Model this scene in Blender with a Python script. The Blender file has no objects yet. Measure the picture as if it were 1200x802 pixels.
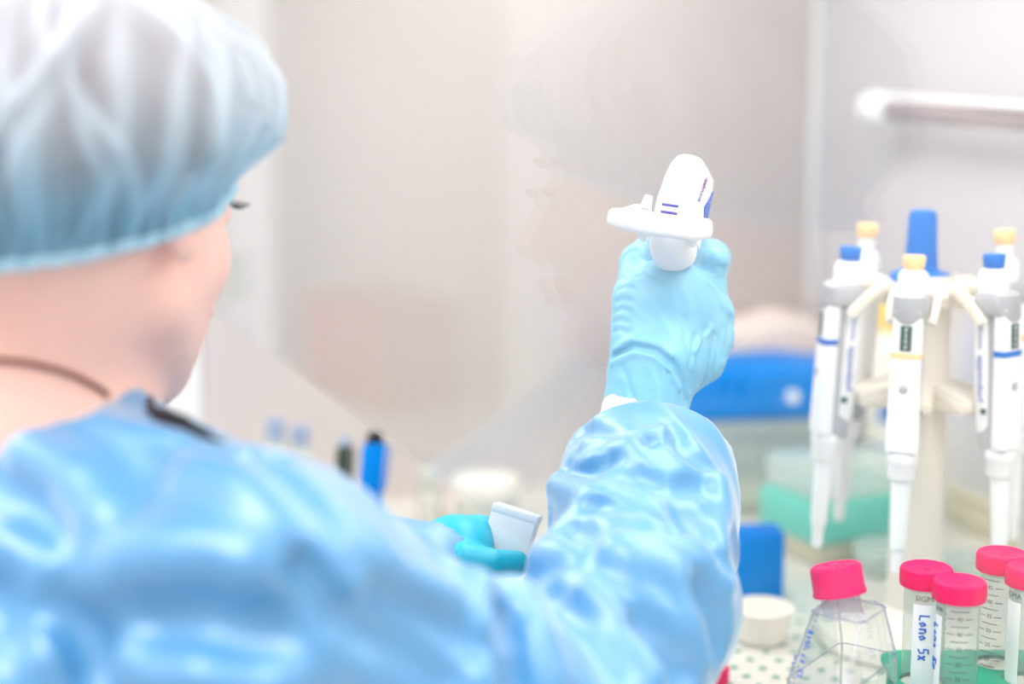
import bpy, bmesh, math, random
import numpy as np
from mathutils import Vector, Matrix
random.seed(7)
SC = bpy.context.scene
# ------------------------------------------------------------------ camera
CAM_Z, PITCH = 1.24, math.radians(10.5)
FPX = 2000.0
cd = bpy.data.cameras.new('camera'); cam = bpy.data.objects.new('camera', cd)
SC.collection.objects.link(cam); SC.camera = cam
cam.location = (0, 0, CAM_Z); cam.rotation_euler = (math.pi/2 - PITCH, 0, 0)
cd.sensor_width = 36; cd.lens = 60
cd.clip_start = 0.02
cd.dof.use_dof = True; cd.dof.focus_distance = 1.17; cd.dof.aperture_fstop = 1.65
cd.dof.aperture_blades = 0
# ------------------------------------------------------------------ world, lights, exposure
w = bpy.data.worlds.new('world'); SC.world = w; w.use_nodes = True
w.node_tree.nodes['Background'].inputs[0].default_value = (1.0, 0.985, 0.97, 1)
w.node_tree.nodes['Background'].inputs[1].default_value = .85
SC.view_settings.view_transform = 'Standard'; SC.view_settings.look = 'None'
SC.view_settings.exposure = 0.35; SC.view_settings.gamma = 1
SC.cycles.use_denoising = True
SC.cycles.max_bounces = 12; SC.cycles.transparent_max_bounces = 24
def area(name, loc, target, sx, sy, power, col=(1, 1, 1)):
    l = bpy.data.lights.new(name, 'AREA'); l.shape = 'RECTANGLE'; l.size = sx; l.size_y = sy
    l.energy = power; l.color = col
    o = bpy.data.objects.new(name, l); SC.collection.objects.link(o); o.location = loc
    d = Vector(target) - Vector(loc); o.rotation_euler = d.to_track_quat('-Z', 'Y').to_euler()
    return o
# fluorescent tubes under the cabinet's hood and unseen fill lights added in the room
_l = area('cabinet_lamp', (0.306, 1.105, 1.42), (0.306, 1.105, 0.75), 0.22, 1.25, 4.7, (1, 0.99, 0.98))   # along the front of the hood
_l.rotation_euler = (0, 0, math.atan2(.363, .932))
area('room_fill_light', (-1.9, 2.6, 2.9), (-2.2, 3.0, 0.9), 1.2, 0.6, 110, (1, 0.99, 0.98))  # added to brighten the room walls that the sash reflects
area('room_fill_light', (-0.7, 0.2, 2.6), (-0.3, 1.0, 0.9), 0.9, 0.9, 26, (1, 0.99, 1.0))  # unseen, added overhead to brighten the person from behind

# ------------------------------------------------------------------ helpers
def P(px, py, s):
    """point seen at a photo pixel at depth s along the optical axis"""
    u = (px-600)/FPX*s; v = (401-py)/FPX*s
    return Vector((u, s*math.cos(PITCH)+v*math.sin(PITCH), CAM_Z - s*math.sin(PITCH)+v*math.cos(PITCH)))
BENCH = 0.75
def B(px, py, z=BENCH):
    d = P(px, py, 1) - Vector((0, 0, CAM_Z)); k = (z-CAM_Z)/d.z
    p = Vector((0, 0, CAM_Z)) + d*k; return p
TH = math.atan2(.363, .932)
NV = Vector((math.cos(TH), math.sin(TH), 0)); TV = Vector((math.sin(TH), -math.cos(TH), 0))
A0 = Vector((-.307, 1.66, 0))
def H(a, b, z):            # cabinet frame: a along the glass from its far end, b inwards from the glass
    return A0 + TV*a + NV*b + Vector((0, 0, z))

def lin(c): return tuple(((x/255)/12.92 if x/255 <= .04045 else ((x/255+.055)/1.055)**2.4) for x in c)
def mat(name, col, rough=.5, metal=0, spec=.5, noise=0, nscale=40, bump=0, sheen=0, coat=0, sss=0, trans=0, stretch=(1, 1, 1)):
    m = bpy.data.materials.new(name); m.use_nodes = True; nt = m.node_tree
    b = nt.nodes['Principled BSDF']; c = (*lin(col), 1)
    b.inputs['Base Color'].default_value = c; b.inputs['Roughness'].default_value = rough
    b.inputs['Metallic'].default_value = metal; b.inputs['Specular IOR Level'].default_value = spec
    if coat: b.inputs['Coat Weight'].default_value = coat; b.inputs['Coat Roughness'].default_value = .08
    if sheen: b.inputs['Sheen Weight'].default_value = sheen; b.inputs['Sheen Roughness'].default_value = .5
    if sss:
        b.inputs['Subsurface Weight'].default_value = sss; b.inputs['Subsurface Radius'].default_value = (1, .35, .2)
        b.inputs['Subsurface Scale'].default_value = .012
    if noise or bump:
        tc = nt.nodes.new('ShaderNodeTexCoord'); mp = nt.nodes.new('ShaderNodeMapping'); mp.inputs['Scale'].default_value = stretch
        n = nt.nodes.new('ShaderNodeTexNoise'); n.inputs['Scale'].default_value = nscale; n.inputs['Detail'].default_value = 5
        nt.links.new(tc.outputs['Object'], mp.inputs[0]); nt.links.new(mp.outputs[0], n.inputs['Vector'])
        if noise:
            mx = nt.nodes.new('ShaderNodeMixRGB'); mx.blend_type = 'MIX'
            mx.inputs[1].default_value = tuple(max(0, x*(1-noise)) for x in c[:3])+(1,)
            mx.inputs[2].default_value = tuple(min(1, x*(1+noise)) for x in c[:3])+(1,)
            nt.links.new(n.outputs['Fac'], mx.inputs[0]); nt.links.new(mx.outputs[0], b.inputs['Base Color'])
        if bump:
            bp = nt.nodes.new('ShaderNodeBump'); bp.inputs['Strength'].default_value = bump; bp.inputs['Distance'].default_value = .002
            nt.links.new(n.outputs['Fac'], bp.inputs['Height']); nt.links.new(bp.outputs[0], b.inputs['Normal'])
    if trans:
        out = nt.nodes['Material Output']; t = nt.nodes.new('ShaderNodeBsdfTranslucent'); t.inputs[0].default_value = c
        ms = nt.nodes.new('ShaderNodeMixShader'); ms.inputs[0].default_value = trans
        nt.links.new(b.outputs[0], ms.inputs[1]); nt.links.new(t.outputs[0], ms.inputs[2]); nt.links.new(ms.outputs[0], out.inputs[0])
    return m
def clear(name, tint, ior=1.45, rough=.03, frost=0.0, frostcol=(235, 240, 240), scale=1.0):
    """thin clear sheet: see-through, with real Fresnel reflection and a little cloudiness"""
    m = bpy.data.materials.new(name); m.use_nodes = True; nt = m.node_tree
    nt.nodes.remove(nt.nodes['Principled BSDF']); out = nt.nodes['Material Output']
    t = nt.nodes.new('ShaderNodeBsdfTransparent'); t.inputs[0].default_value = (*lin(tint), 1)
    d = nt.nodes.new('ShaderNodeBsdfDiffuse'); d.inputs[0].default_value = (*lin(frostcol), 1)
    tl = nt.nodes.new('ShaderNodeBsdfTranslucent'); tl.inputs[0].default_value = (*lin(frostcol), 1)
    dd = nt.nodes.new('ShaderNodeMixShader'); dd.inputs[0].default_value = .5
    nt.links.new(d.outputs[0], dd.inputs[1]); nt.links.new(tl.outputs[0], dd.inputs[2])
    m1 = nt.nodes.new('ShaderNodeMixShader'); m1.inputs[0].default_value = frost
    nt.links.new(t.outputs[0], m1.inputs[1]); nt.links.new(dd.outputs[0], m1.inputs[2])
    g = nt.nodes.new('ShaderNodeBsdfGlossy'); g.inputs['Roughness'].default_value = rough
    # two-sided Schlick reflectance F0 + (1-F0)(1-|N.I|)^5, the same for either face of a thin wall
    ge = nt.nodes.new('ShaderNodeNewGeometry'); dt = nt.nodes.new('ShaderNodeVectorMath'); dt.operation = 'DOT_PRODUCT'
    nt.links.new(ge.outputs['Normal'], dt.inputs[0]); nt.links.new(ge.outputs['Incoming'], dt.inputs[1])
    def math_(op, a, b):
        n_ = nt.nodes.new('ShaderNodeMath'); n_.operation = op
        for i, x in enumerate((a, b)):
            if x is None: continue
            if isinstance(x, (int, float)): n_.inputs[i].default_value = x
            else: nt.links.new(x, n_.inputs[i])
        return n_.outputs[0]
    F0 = ((ior-1)/(ior+1))**2
    mu_ = math_('MULTIPLY', math_('ADD', math_('MULTIPLY', math_('POWER', math_('SUBTRACT', 1.0, math_('ABSOLUTE', dt.outputs['Value'], None)), 5.0), 1-F0), F0), scale)
    m2 = nt.nodes.new('ShaderNodeMixShader'); nt.links.new(mu_, m2.inputs[0])
    nt.links.new(m1.outputs[0], m2.inputs[1]); nt.links.new(g.outputs[0], m2.inputs[2])
    nt.links.new(m2.outputs[0], out.inputs[0])
    return m

def link(o, parent=None):
    SC.collection.objects.link(o)
    if parent is not None:
        o.parent = parent
        if parent.type == 'EMPTY' or True:
            o.matrix_parent_inverse = PINV.get(parent.name, Matrix.Identity(4))
    return o
PINV = {}
def mesh_obj(name, verts, faces, m, parent=None, smooth=True, angle=None):
    me = bpy.data.meshes.new(name); me.from_pydata([tuple(v) for v in verts], [], [tuple(f) for f in faces]); me.update()
    return fin(name, me, m, parent, smooth, angle)
def fin(name, me, m, parent, smooth=True, angle=40):
    if m: me.materials.append(m)
    for p in me.polygons: p.use_smooth = smooth
    if smooth and angle:
        me.set_sharp_from_angle(angle=math.radians(angle))
    return link(bpy.data.objects.new(name, me), parent)
def bm_obj(name, bm, m, parent=None, smooth=True, angle=40):
    bmesh.ops.recalc_face_normals(bm, faces=bm.faces)
    me = bpy.data.meshes.new(name); bm.to_mesh(me); bm.free()
    return fin(name, me, m, parent, smooth, angle)
def thing(name, loc=(0, 0, 0), label=None, cat=None, group=None, rotz=0):
    o = bpy.data.objects.new(name, None); SC.collection.objects.link(o); o.empty_display_size = .05
    o.location = loc; o.rotation_euler = (0, 0, rotz)
    tag(o, label, cat, group); return o
def wthing(name, base, label, cat, group=None):
    """a thing whose parts are written in world coordinates"""
    o = thing(name, base, label, cat, group); PINV[o.name] = Matrix.Translation(base).inverted(); return o
def tag(o, label=None, cat=None, group=None, kind=None):
    if label: o['label'] = label
    if cat: o['category'] = cat
    if group: o['group'] = group
    if kind: o['kind'] = kind
    return o
def lathe(bm, prof, seg=32, M=None, cap=(True, True), rib=0, ribn=0, ribr=None):
    """prof: list of (r, z)"""
    M = M or Matrix.Identity(4); rings = []
    for i, (r, z) in enumerate(prof):
        ring = []
        for k in range(seg):
            a = 2*math.pi*k/seg; rr = r
            if rib and ribr and ribr[0] <= i <= ribr[1]: rr = r + (rib if k % 2 else 0)
            ring.append(bm.verts.new(M @ Vector((rr*math.cos(a), rr*math.sin(a), z))))
        rings.append(ring)
    for i in range(len(rings)-1):
        for k in range(seg):
            bm.faces.new((rings[i][k], rings[i][(k+1) % seg], rings[i+1][(k+1) % seg], rings[i+1][k]))
    if cap[0] and prof[0][0] > 1e-6: bm.faces.new(rings[0][::-1])
    if cap[1] and prof[-1][0] > 1e-6: bm.faces.new(rings[-1])
def box(bm, sx, sy, sz, M=None, bev=0, seg=2):
    """box centred on M"""
    r = bmesh.ops.create_cube(bm, size=1); vs = r['verts']
    bmesh.ops.scale(bm, vec=(sx, sy, sz), verts=vs)
    if bev:
        es = list({e for v in vs for e in v.link_edges})
        rb = bmesh.ops.bevel(bm, geom=es, offset=bev, segments=seg, affect='EDGES', profile=.5)
        vs = list({v for f in rb['faces'] for v in f.verts} | {v for v in vs if v.is_valid})
    if M is not None: bmesh.ops.transform(bm, matrix=M, verts=vs)
    return vs
def superring(c, r, f, hw, hd, n=2.0, seg=28, up=None, bend=None):
    out = []
    for k in range(seg):
        a = 2*math.pi*k/seg; ca, sa = math.cos(a), math.sin(a)
        x = hw*math.copysign(abs(ca)**(2/n), ca); y = hd*math.copysign(abs(sa)**(2/n), sa)
        out.append(c + r*x + f*y)
    return out
def loft(bm, rings, cap=(True, True)):
    R = [[bm.verts.new(p) for p in ring] for ring in rings]; n = len(R[0])
    for i in range(len(R)-1):
        for k in range(n): bm.faces.new((R[i][k], R[i][(k+1) % n], R[i+1][(k+1) % n], R[i+1][k]))
    if cap[0]: bm.faces.new(R[0][::-1])
    if cap[1]: bm.faces.new(R[-1])
def sweep(bm, pts, rad, seg=10, flat=1.0, up=Vector((0, 0, 1)), n=2.0):
    """tube along pts; rad a number or list; flat = height factor along up"""
    pts = [Vector(p) for p in pts]; rings = []
    for i, p in enumerate(pts):
        t = (pts[min(i+1, len(pts)-1)] - pts[max(i-1, 0)]).normalized()
        s = t.cross(up)
        if s.length < 1e-4: s = t.cross(Vector((1, 0, 0)))
        s.normalize(); u = s.cross(t).normalized()
        r = rad[i] if isinstance(rad, (list, tuple)) else rad
        rings.append(superring(p, s, u, r, r*flat, n, seg))
    loft(bm, rings)
def smoothpath(pts, n=8):
    pts = [Vector(p) for p in pts]; out = []
    for i in range(len(pts)-1):
        p0 = pts[max(i-1, 0)]; p1 = pts[i]; p2 = pts[i+1]; p3 = pts[min(i+2, len(pts)-1)]
        for k in range(n):
            t = k/n
            out.append(.5*((2*p1)+(p2-p0)*t+(2*p0-5*p1+4*p2-p3)*t*t+(3*p1-p0-3*p2+p3)*t**3))
    out.append(pts[-1]); return out
def text_mesh(s, size, depth=0.0002, align='CENTER'):
    c = bpy.data.curves.new('lettering', 'FONT'); c.body = s; c.size = size; c.extrude = depth; c.align_x = align; c.align_y = 'CENTER'
    c.resolution_u = 2
    o = bpy.data.objects.new('lettering', c); SC.collection.objects.link(o)
    dg = bpy.context.evaluated_depsgraph_get(); me = bpy.data.meshes.new_from_object(o.evaluated_get(dg))
    bpy.data.objects.remove(o); return me

# ------------------------------------------------------------------ signed distance modelling
def V3(p): return np.array([p[0], p[1], p[2]], dtype=np.float64)
def s_cap(X, a, b, ra, rb):
    a, b = V3(a), V3(b); ab = b-a; t = np.clip(((X-a)@ab)/max(ab@ab, 1e-12), 0, 1)
    return np.linalg.norm(X - a - t[:, None]*ab, axis=1) - (ra + (rb-ra)*t)
def s_ell(X, c, r, R=None):
    q = X - V3(c)
    if R is not None: q = q @ R
    r = V3(r); k0 = np.linalg.norm(q/r, axis=1); k1 = np.linalg.norm(q/(r*r), axis=1)
    return k0*(k0-1)/np.maximum(k1, 1e-9)
def smin(a, b, k):
    h = np.clip(.5+.5*(b-a)/k, 0, 1); return b*(1-h)+a*h - k*h*(1-h)
def smax(a, b, k): return -smin(-a, -b, k)
def segdist(X, pts):
    d = None
    for i in range(len(pts)-1):
        a, b = pts[i], pts[i+1]; ab = b-a; t = np.clip(((X-a)@ab)/max(ab@ab, 1e-12), 0, 1)
        q = np.linalg.norm(X-a-t[:, None]*ab, axis=1); d = q if d is None else np.minimum(d, q)
    return d
_rs = np.random.RandomState(3)
_W = [(_rs.normal(size=3), _rs.uniform(0, 6.28)) for _ in range(40)]
def wob(X, freq, o=0, n=5):
    s = 0
    for i in range(n):
        wv, ph = _W[(o+i) % 40]; s = s + np.sin((X@wv)*freq*(1+.35*i)+ph)/(1+.3*i)
    return s/n
def sdf_mesh(name, f, lo, hi, h, m, parent, slack=.012, BS=10):
    lo = np.array(lo, float); n = np.ceil((np.array(hi, float)-lo)/h/BS).astype(int)*BS
    F = np.ones(tuple(n+1), dtype=np.float32); nb = n//BS
    bi = np.stack(np.meshgrid(*[np.arange(k) for k in nb], indexing='ij'), -1).reshape(-1, 3)
    c = lo + (bi+.5)*BS*h; dv = f(c); R = BS*h*.87*1.25+slack
    for (i, j, k), d in zip(bi[np.abs(dv) >= R], dv[np.abs(dv) >= R]):
        if d < 0: F[i*BS:(i+1)*BS+1, j*BS:(j+1)*BS+1, k*BS:(k+1)*BS+1] = -1
    act = bi[np.abs(dv) < R]
    g = np.stack(np.meshgrid(*[np.arange(BS+1)]*3, indexing='ij'), -1).reshape(-1, 3)
    for s in range(0, len(act), 400):
        a = act[s:s+400]; idx = (a[:, None, :]*BS + g[None]).reshape(-1, 3)
        F[idx[:, 0], idx[:, 1], idx[:, 2]] = f(lo + idx*h)
    S = F < 0
    cnt = sum(S[dx:S.shape[0]-1+dx, dy:S.shape[1]-1+dy, dz:S.shape[2]-1+dz].astype(np.int8) for dx in (0, 1) for dy in (0, 1) for dz in (0, 1))
    cells = np.argwhere((cnt > 0) & (cnt < 8)); acc = np.zeros((len(cells), 3)); num = np.zeros(len(cells))
    cor = [(x, y, z) for x in (0, 1) for y in (0, 1) for z in (0, 1)]
    for p in cor:
        for ax in range(3):
            if p[ax] == 0:
                q = list(p); q[ax] = 1
                fa = F[cells[:, 0]+p[0], cells[:, 1]+p[1], cells[:, 2]+p[2]]; fb = F[cells[:, 0]+q[0], cells[:, 1]+q[1], cells[:, 2]+q[2]]
                x = (fa < 0) != (fb < 0); t = np.where(x, fa/np.where(x, fa-fb, 1), 0)
                pos = np.array(p, float)[None] + t[:, None]*(np.array(q)-np.array(p))[None]
                acc += pos*x[:, None]; num += x
    verts = lo + (cells + acc/num[:, None])*h
    vid = -np.ones(cnt.shape, dtype=np.int64); vid[cells[:, 0], cells[:, 1], cells[:, 2]] = np.arange(len(cells))
    quads = []
    for ax in range(3):
        sl0 = [slice(1, -1)]*3; sl1 = [slice(1, -1)]*3; sl0[ax] = slice(0, -1); sl1[ax] = slice(1, None)
        a, b = S[tuple(sl0)], S[tuple(sl1)]; e = np.argwhere(a != b); off = np.ones(3, int); off[ax] = 0; e = e+off
        sg = S[e[:, 0], e[:, 1], e[:, 2]]
        u, v = [(1, 2), (2, 0), (0, 1)][ax]
        def at(du, dv):
            q = e.copy(); q[:, u] -= du; q[:, v] -= dv; return vid[q[:, 0], q[:, 1], q[:, 2]]
        qd = np.stack([at(1, 1), at(0, 1), at(0, 0), at(1, 0)], 1); qd[~sg] = qd[~sg][:, ::-1]; quads.append(qd)
    Q = np.concatenate(quads); Q = Q[(Q >= 0).all(1)]
    me = bpy.data.meshes.new(name); me.vertices.add(len(verts)); me.vertices.foreach_set('co', verts.astype(np.float32).ravel())
    me.loops.add(Q.size); me.loops.foreach_set('vertex_index', Q.ravel().astype(np.int32))
    me.polygons.add(len(Q)); me.polygons.foreach_set('loop_start', np.arange(0, Q.size, 4, dtype=np.int32))
    me.update(calc_edges=True); me.validate()
    return fin(name, me, m, parent, True, None)
def snap(f, px, py, s0=.3, s1=2.0):
    """march along a sight line to the surface of f, so that a fold or cord lies on the cloth"""
    s = s0
    for _ in range(160):
        p = P(px, py, s); d = float(f(np.array([[p.x, p.y, p.z]]))[0])
        if d < 2e-4: return V3(p)
        s += max(d*.7, 1e-4)
        if s > s1: break
    return None

# ------------------------------------------------------------------ materials
M = {}
M['steel'] = mat('brushed_steel', (222, 219, 224), .25, .35, noise=.05, nscale=3, stretch=(1, 1, .3))
M['steel_side'] = mat('dull_steel', (208, 199, 196), .38, .25, noise=.05, nscale=3)
M['chrome'] = mat('chrome', (206, 198, 202), .12, 1)
M['bench'] = mat('worktop_steel', (226, 222, 212), .28, .25, noise=.04, nscale=8)
M['white'] = mat('white_plastic', (240, 240, 242), .35)
M['frame'] = mat('painted_frame', (232, 231, 232), .4, noise=.03)
M['greyp'] = mat('grey_plastic', (172, 173, 178), .4)
M['ivory'] = mat('ivory_plastic', (226, 219, 206), .4)
M['peach'] = mat('peach_plastic', (253, 205, 148), .4)
M['bluep'] = mat('blue_plastic', (0, 112, 200), .4, spec=.15)
M['pink'] = mat('pink_cap', (236, 0, 90), .42, spec=.12, noise=.03, nscale=200)
M['green'] = mat('green_rack', (0, 150, 112), .4, spec=.3)
M['display'] = mat('display', (10, 70, 62), .3)
M['lcd'] = mat('display_digits', (235, 240, 238), .5)
M['ink'] = mat('blue_ink', (10, 90, 200), .5)
M['grad'] = mat('grey_print', (84, 90, 88), .5)
M['redink'] = mat('red_print', (235, 110, 110), .5)
M['navy'] = mat('navy_print', (72, 66, 170), .5)
M['label'] = mat('paper_label', (246, 246, 250), .6)
M['plastic'] = clear('clear_plastic', (250, 251, 251), 1.42, .04, .05, scale=1.6)
M['tube'] = clear('clear_tube_plastic', (240, 244, 242), 1.42, .08, .16)
M['thickplastic'] = clear('clear_plastic_edge', (234, 233, 240), 1.5, .05, .2, (236, 234, 242))
M['lid'] = clear('cloudy_lid', (250, 252, 250), 1.4, .15, .5, (244, 252, 246))
M['glass'] = clear('sash_glass', (254, 255, 254), 1.52, .0, .0, scale=.62)
M['skin'] = mat('skin', (246, 196, 180), .5, noise=.07, nscale=30, sss=.25)
M['hair'] = mat('hair', (150, 116, 112), .5, noise=.3, nscale=150)
M['black'] = mat('black_cord', (18, 16, 20), .5)
M['brown'] = mat('brown_cord', (120, 62, 58), .5)
M['eye'] = mat('eye', (210, 205, 205), .2)
M['iris'] = mat('iris', (60, 60, 70), .2)
M['lip'] = mat('lip', (210, 130, 130), .4)
M['gown'] = mat('gown_cloth', (58, 148, 204), .5, spec=.8, noise=.05, nscale=260, bump=.15, sheen=1.0, trans=.08)
_g = M['gown'].node_tree.nodes['Principled BSDF']; _g.inputs['Sheen Roughness'].default_value = .35
_g.inputs['Coat Weight'].default_value = 1; _g.inputs['Coat Roughness'].default_value = .45; _g.inputs['Coat IOR'].default_value = 1.9
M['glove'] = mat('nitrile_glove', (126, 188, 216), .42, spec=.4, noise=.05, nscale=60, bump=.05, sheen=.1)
M['shaded_glove'] = mat('nitrile_glove_shaded', (30, 178, 200), .42, noise=.05, nscale=60)  # left glove: same nitrile, with shade put into its base colour
M['cuff'] = mat('knit_cuff', (244, 244, 246), .8, bump=.3, nscale=300)
M['teal'] = mat('teal_plastic', (140, 238, 218), .35, trans=.3)
M['khaki'] = mat('khaki_plastic', (236, 229, 200), .4, trans=.3)
M['blue_bag'] = mat('blue_bag', (0, 128, 216), .5, spec=.08)
M['tissue'] = mat('tissue', (240, 226, 220), .8, noise=.05, nscale=20)
M['yellow'] = mat('yellow_cap', (255, 214, 96), .4)
M['room'] = mat('room_wall', (236, 232, 230), .8, noise=.04, nscale=1.2)
M['floor'] = mat('vinyl_floor', (190, 188, 188), .4, noise=.06, nscale=5)
M['hole'] = mat('perforation_dark', (120, 160, 140), .7)
M['oldrose'] = mat('red_box', (196, 70, 76), .5)
M['cream'] = mat('cream_plastic', (240, 232, 220), .4)

# ------------------------------------------------------------------ room
def slab(name, lo, hi, m, kind='structure', bev=0):
    bm = bmesh.new(); lo, hi = Vector(lo), Vector(hi)
    box(bm, *(hi-lo), Matrix.Translation((lo+hi)/2), bev); o = bm_obj(name, bm, m, None, False)
    if kind: o['kind'] = kind
    return o
slab('floor', (-3.2, -1.5, -.05), (3, 4.2, 0), M['floor'])
slab('wall_left', (-3.3, -1.5, 0), (-3.2, 4.2, 3.0), M['room'])
slab('wall_back', (-3.3, 4.2, 0), (3, 4.3, 3.0), M['room'])
def hslab(name, a0, a1, b0, b1, z0, z1, m, parent=None, bev=0):
    bm = bmesh.new()
    R = Matrix((( TV.x, NV.x, 0, 0), (TV.y, NV.y, 0, 0), (0, 0, 1, 0), (0, 0, 0, 1)))
    box(bm, a1-a0, b1-b0, z1-z0, Matrix.Translation(H((a0+a1)/2, (b0+b1)/2, (z0+z1)/2)) @ R, bev)
    return bm_obj(name, bm, m, parent, bool(bev))
HOODW, HOODD, TOP = 1.58, .693, 1.46
cab = wthing('safety_cabinet', tuple(H(.7, .3, 0)), 'steel laboratory safety cabinet with glass front sash that the person works in', 'cabinet')
hslab('worktop', -.04, HOODW, -.08, HOODD, BENCH-.03, BENCH, M['bench'], cab)
hslab('base_cabinet', -.04, HOODW, .02, HOODD, 0, BENCH-.03, M['frame'], cab)
hslab('side_panel', -.03, 0, 0, HOODD+.03, BENCH, TOP, M['steel_side'], cab)
hslab('back_panel', 0, HOODW, HOODD, HOODD+.03, BENCH, TOP, M['steel'], cab)
hslab('corner_trim', 0, .012, HOODD-.012, HOODD, BENCH, TOP, M['frame'], cab, .004)
hslab('hood_top', -.03, HOODW, 0, HOODD+.03, TOP, TOP+.04, M['frame'], cab)
post = hslab('frame_post', -.05, 0, -.05, 0, BENCH, TOP, M['frame'], cab, .004)
hslab('post_channel', -.047, -.004, -.056, -.05, BENCH, TOP, M['greyp'], post)
hslab('post_slot', .0002, .0025, -.018, -.010, .975, 1.02, M['hole'], post)
hslab('glass_sash', 0, HOODW, .010, .016, .965, TOP, M['glass'], cab)
# round perforations of the worktop
bm = bmesh.new()
for i in range(-2, 26):
    for j in range(0, 16):
        a = .40+i*.020+(j % 2)*.010; b = .12+j*.020
        c = H(a, b, BENCH+.0004)
        lathe(bm, [(.0034, 0), (.0034, .0003), (.0026, .0004)], 10, Matrix.Translation(c))
o = bm_obj('perforations', bm, M['hole'], cab); o['kind'] = 'stuff'
# rail on the back panel
rail = wthing('wall_rail', tuple(P(1110, 140, 1.7)), 'horizontal chrome rod with a white end cap along the rear steel wall, upper right', 'rail')
# where the sight line through a pixel meets a plane b=const of the cabinet
def onwall(px, py, b):
    d = P(px, py, 1)-Vector((0, 0, CAM_Z)); o_ = Vector((0, 0, CAM_Z)); q = H(0, b, 0)
    k = (q-o_).dot(NV)/d.dot(NV); return o_+d*k
e0 = onwall(1030, 127, HOODD-.04); 
bm = bmesh.new(); sweep(bm, [e0, e0+TV*.60], .0105, 20); bm_obj('rod', bm, M['chrome'], rail)
bm = bmesh.new(); sweep(bm, smoothpath([e0-TV*.016, e0-TV*.012, e0, e0+TV*.02], 3), [.006, .014, .0170, .0175, .0178, .0178, .0178, .0178, .017, .013], 24); bm_obj('end_cap', bm, M['white'], rail)
for k in (.05, .5):
    bm = bmesh.new(); sweep(bm, [e0+TV*k, e0+TV*k+NV*.04], .006, 12); bm_obj('bracket', bm, M['chrome'], rail)
bm = bmesh.new(); sweep(bm, [e0+TV*.02+Vector((0, 0, .0115)), e0+TV*.60+Vector((0, 0, .0115))], .0045, 14); bm_obj('cover_strip', bm, M['white'], rail)

# ------------------------------------------------------------------ person
def hframe(az, pitch, roll=0):
    F = Vector((math.cos(az)*math.cos(pitch), math.sin(az)*math.cos(pitch), -math.sin(pitch)))
    R = Vector((math.sin(az), -math.cos(az), 0)); U = R.cross(F)
    return R, F, U
HR, HF, HU = hframe(math.radians(64), math.radians(4))
HC = Vector((-.252, 1.0, CAM_Z-.108))
HM = np.array([HR[:], HF[:], HU[:]])          # world -> head
def hw(x, y, z): return HC + HR*x + HF*y + HU*z
SH_R, SH_L = Vector((-.132, .862, .955)), Vector((-.395, 1.14, .965))
NB = Vector((-.285, .985, 1.005))
EL_R = P(665, 870, .985); WR_R = P(757, 500, 1.195)
EL_L = Vector((-.26, 1.26, .83)); WR_L = P(518, 668, 1.17)
PEL = Vector((-.33, .93, .603)); CH = Vector((-.285, .985, .86))
def body(X):
    Q = (X - V3(HC)) @ HM.T; ax = np.abs(Q[:, 0]); QA = np.stack([ax, Q[:, 1], Q[:, 2]], 1)
    d = s_ell(Q, (0, -.008, .038), (.077, .096, .088))
    d = smin(d, s_ell(Q, (0, .030, -.025), (.061, .067, .086)), .02)
    d = smin(d, s_cap(QA, (.050, .004, -.052), (.0, .066, -.104), .018, .020), .028)
    d = smin(d, s_cap(QA, (.040, .058, -.028), (.048, .03, -.03), .016, .016), .02)
    d = smin(d, s_cap(QA, (.008, .083, .024), (.048, .066, .022), .010, .010), .012)
    d = smax(d, -s_ell(QA, (.033, .104, .002), (.017, .018, .012)), .012)
    d = smin(d, s_ell(QA, (.032, .080, .0), (.014, .0135, .012)), .004)
    d = smin(d, s_cap(Q, (0, .088, .012), (0, .116, -.034), .006, .0105), .010)
    d = smin(d, s_ell(QA, (.012, .101, -.040), (.0085, .010, .008)), .006)
    d = smin(d, s_ell(Q, (0, .090, -.062), (.024, .014, .006)), .006)
    d = smin(d, s_ell(Q, (0, .088, -.073), (.021, .013, .0065)), .006)
    d = smin(d, s_ell(Q, (0, .081, -.100), (.015, .013, .013)), .012)
    e = s_ell(QA, (.077, -.006, .002), (.008, .017, .027)); e = smax(e, -s_ell(QA, (.088, -.002, .004), (.009, .010, .018)), .004)
    d = smin(d, e, .008)
    nk = s_cap(X, hw(0, -.028, -.03), NB, .055, .060)
    d = smin(d, nk, .022)
    # trapezius, torso and arms (under the gown)
    t = s_cap(X, NB+Vector((0, 0, -.02)), SH_R+Vector((0, 0, -.01)), .055, .045)
    t = smin(t, s_cap(X, NB+Vector((0, 0, -.02)), SH_L, .055, .045), .04)
    t = smin(t, s_cap(X, CH+TV*.07, PEL+TV*.05, .105, .105), .05)
    t = smin(t, s_cap(X, CH-TV*.07, PEL-TV*.05, .105, .105), .05)
    for a, b, c in ((SH_R, EL_R, WR_R), (SH_L, EL_L, WR_L)):
        t = smin(t, s_cap(X, a, b, .048, .038), .02); t = smin(t, s_cap(X, b, c, .036, .022), .012)
    t = smin(t, s_cap(X, WR_R, P(790, 372, 1.22), .018, .016), .01)
    t = smin(t, s_cap(X, WR_L, P(545, 640, 1.19), .018, .012), .01)
    return smin(d, t, .035)
person = wthing('person', (-.33, .93, 0), 'person in blue surgical gown and bouffant cap seen from behind, gripping a pipette controller', 'person')
skin = sdf_mesh('body', body, (-.60, .68, .42), (.17, 1.38, 1.30), .0036, M['skin'], person, slack=.02)
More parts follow.
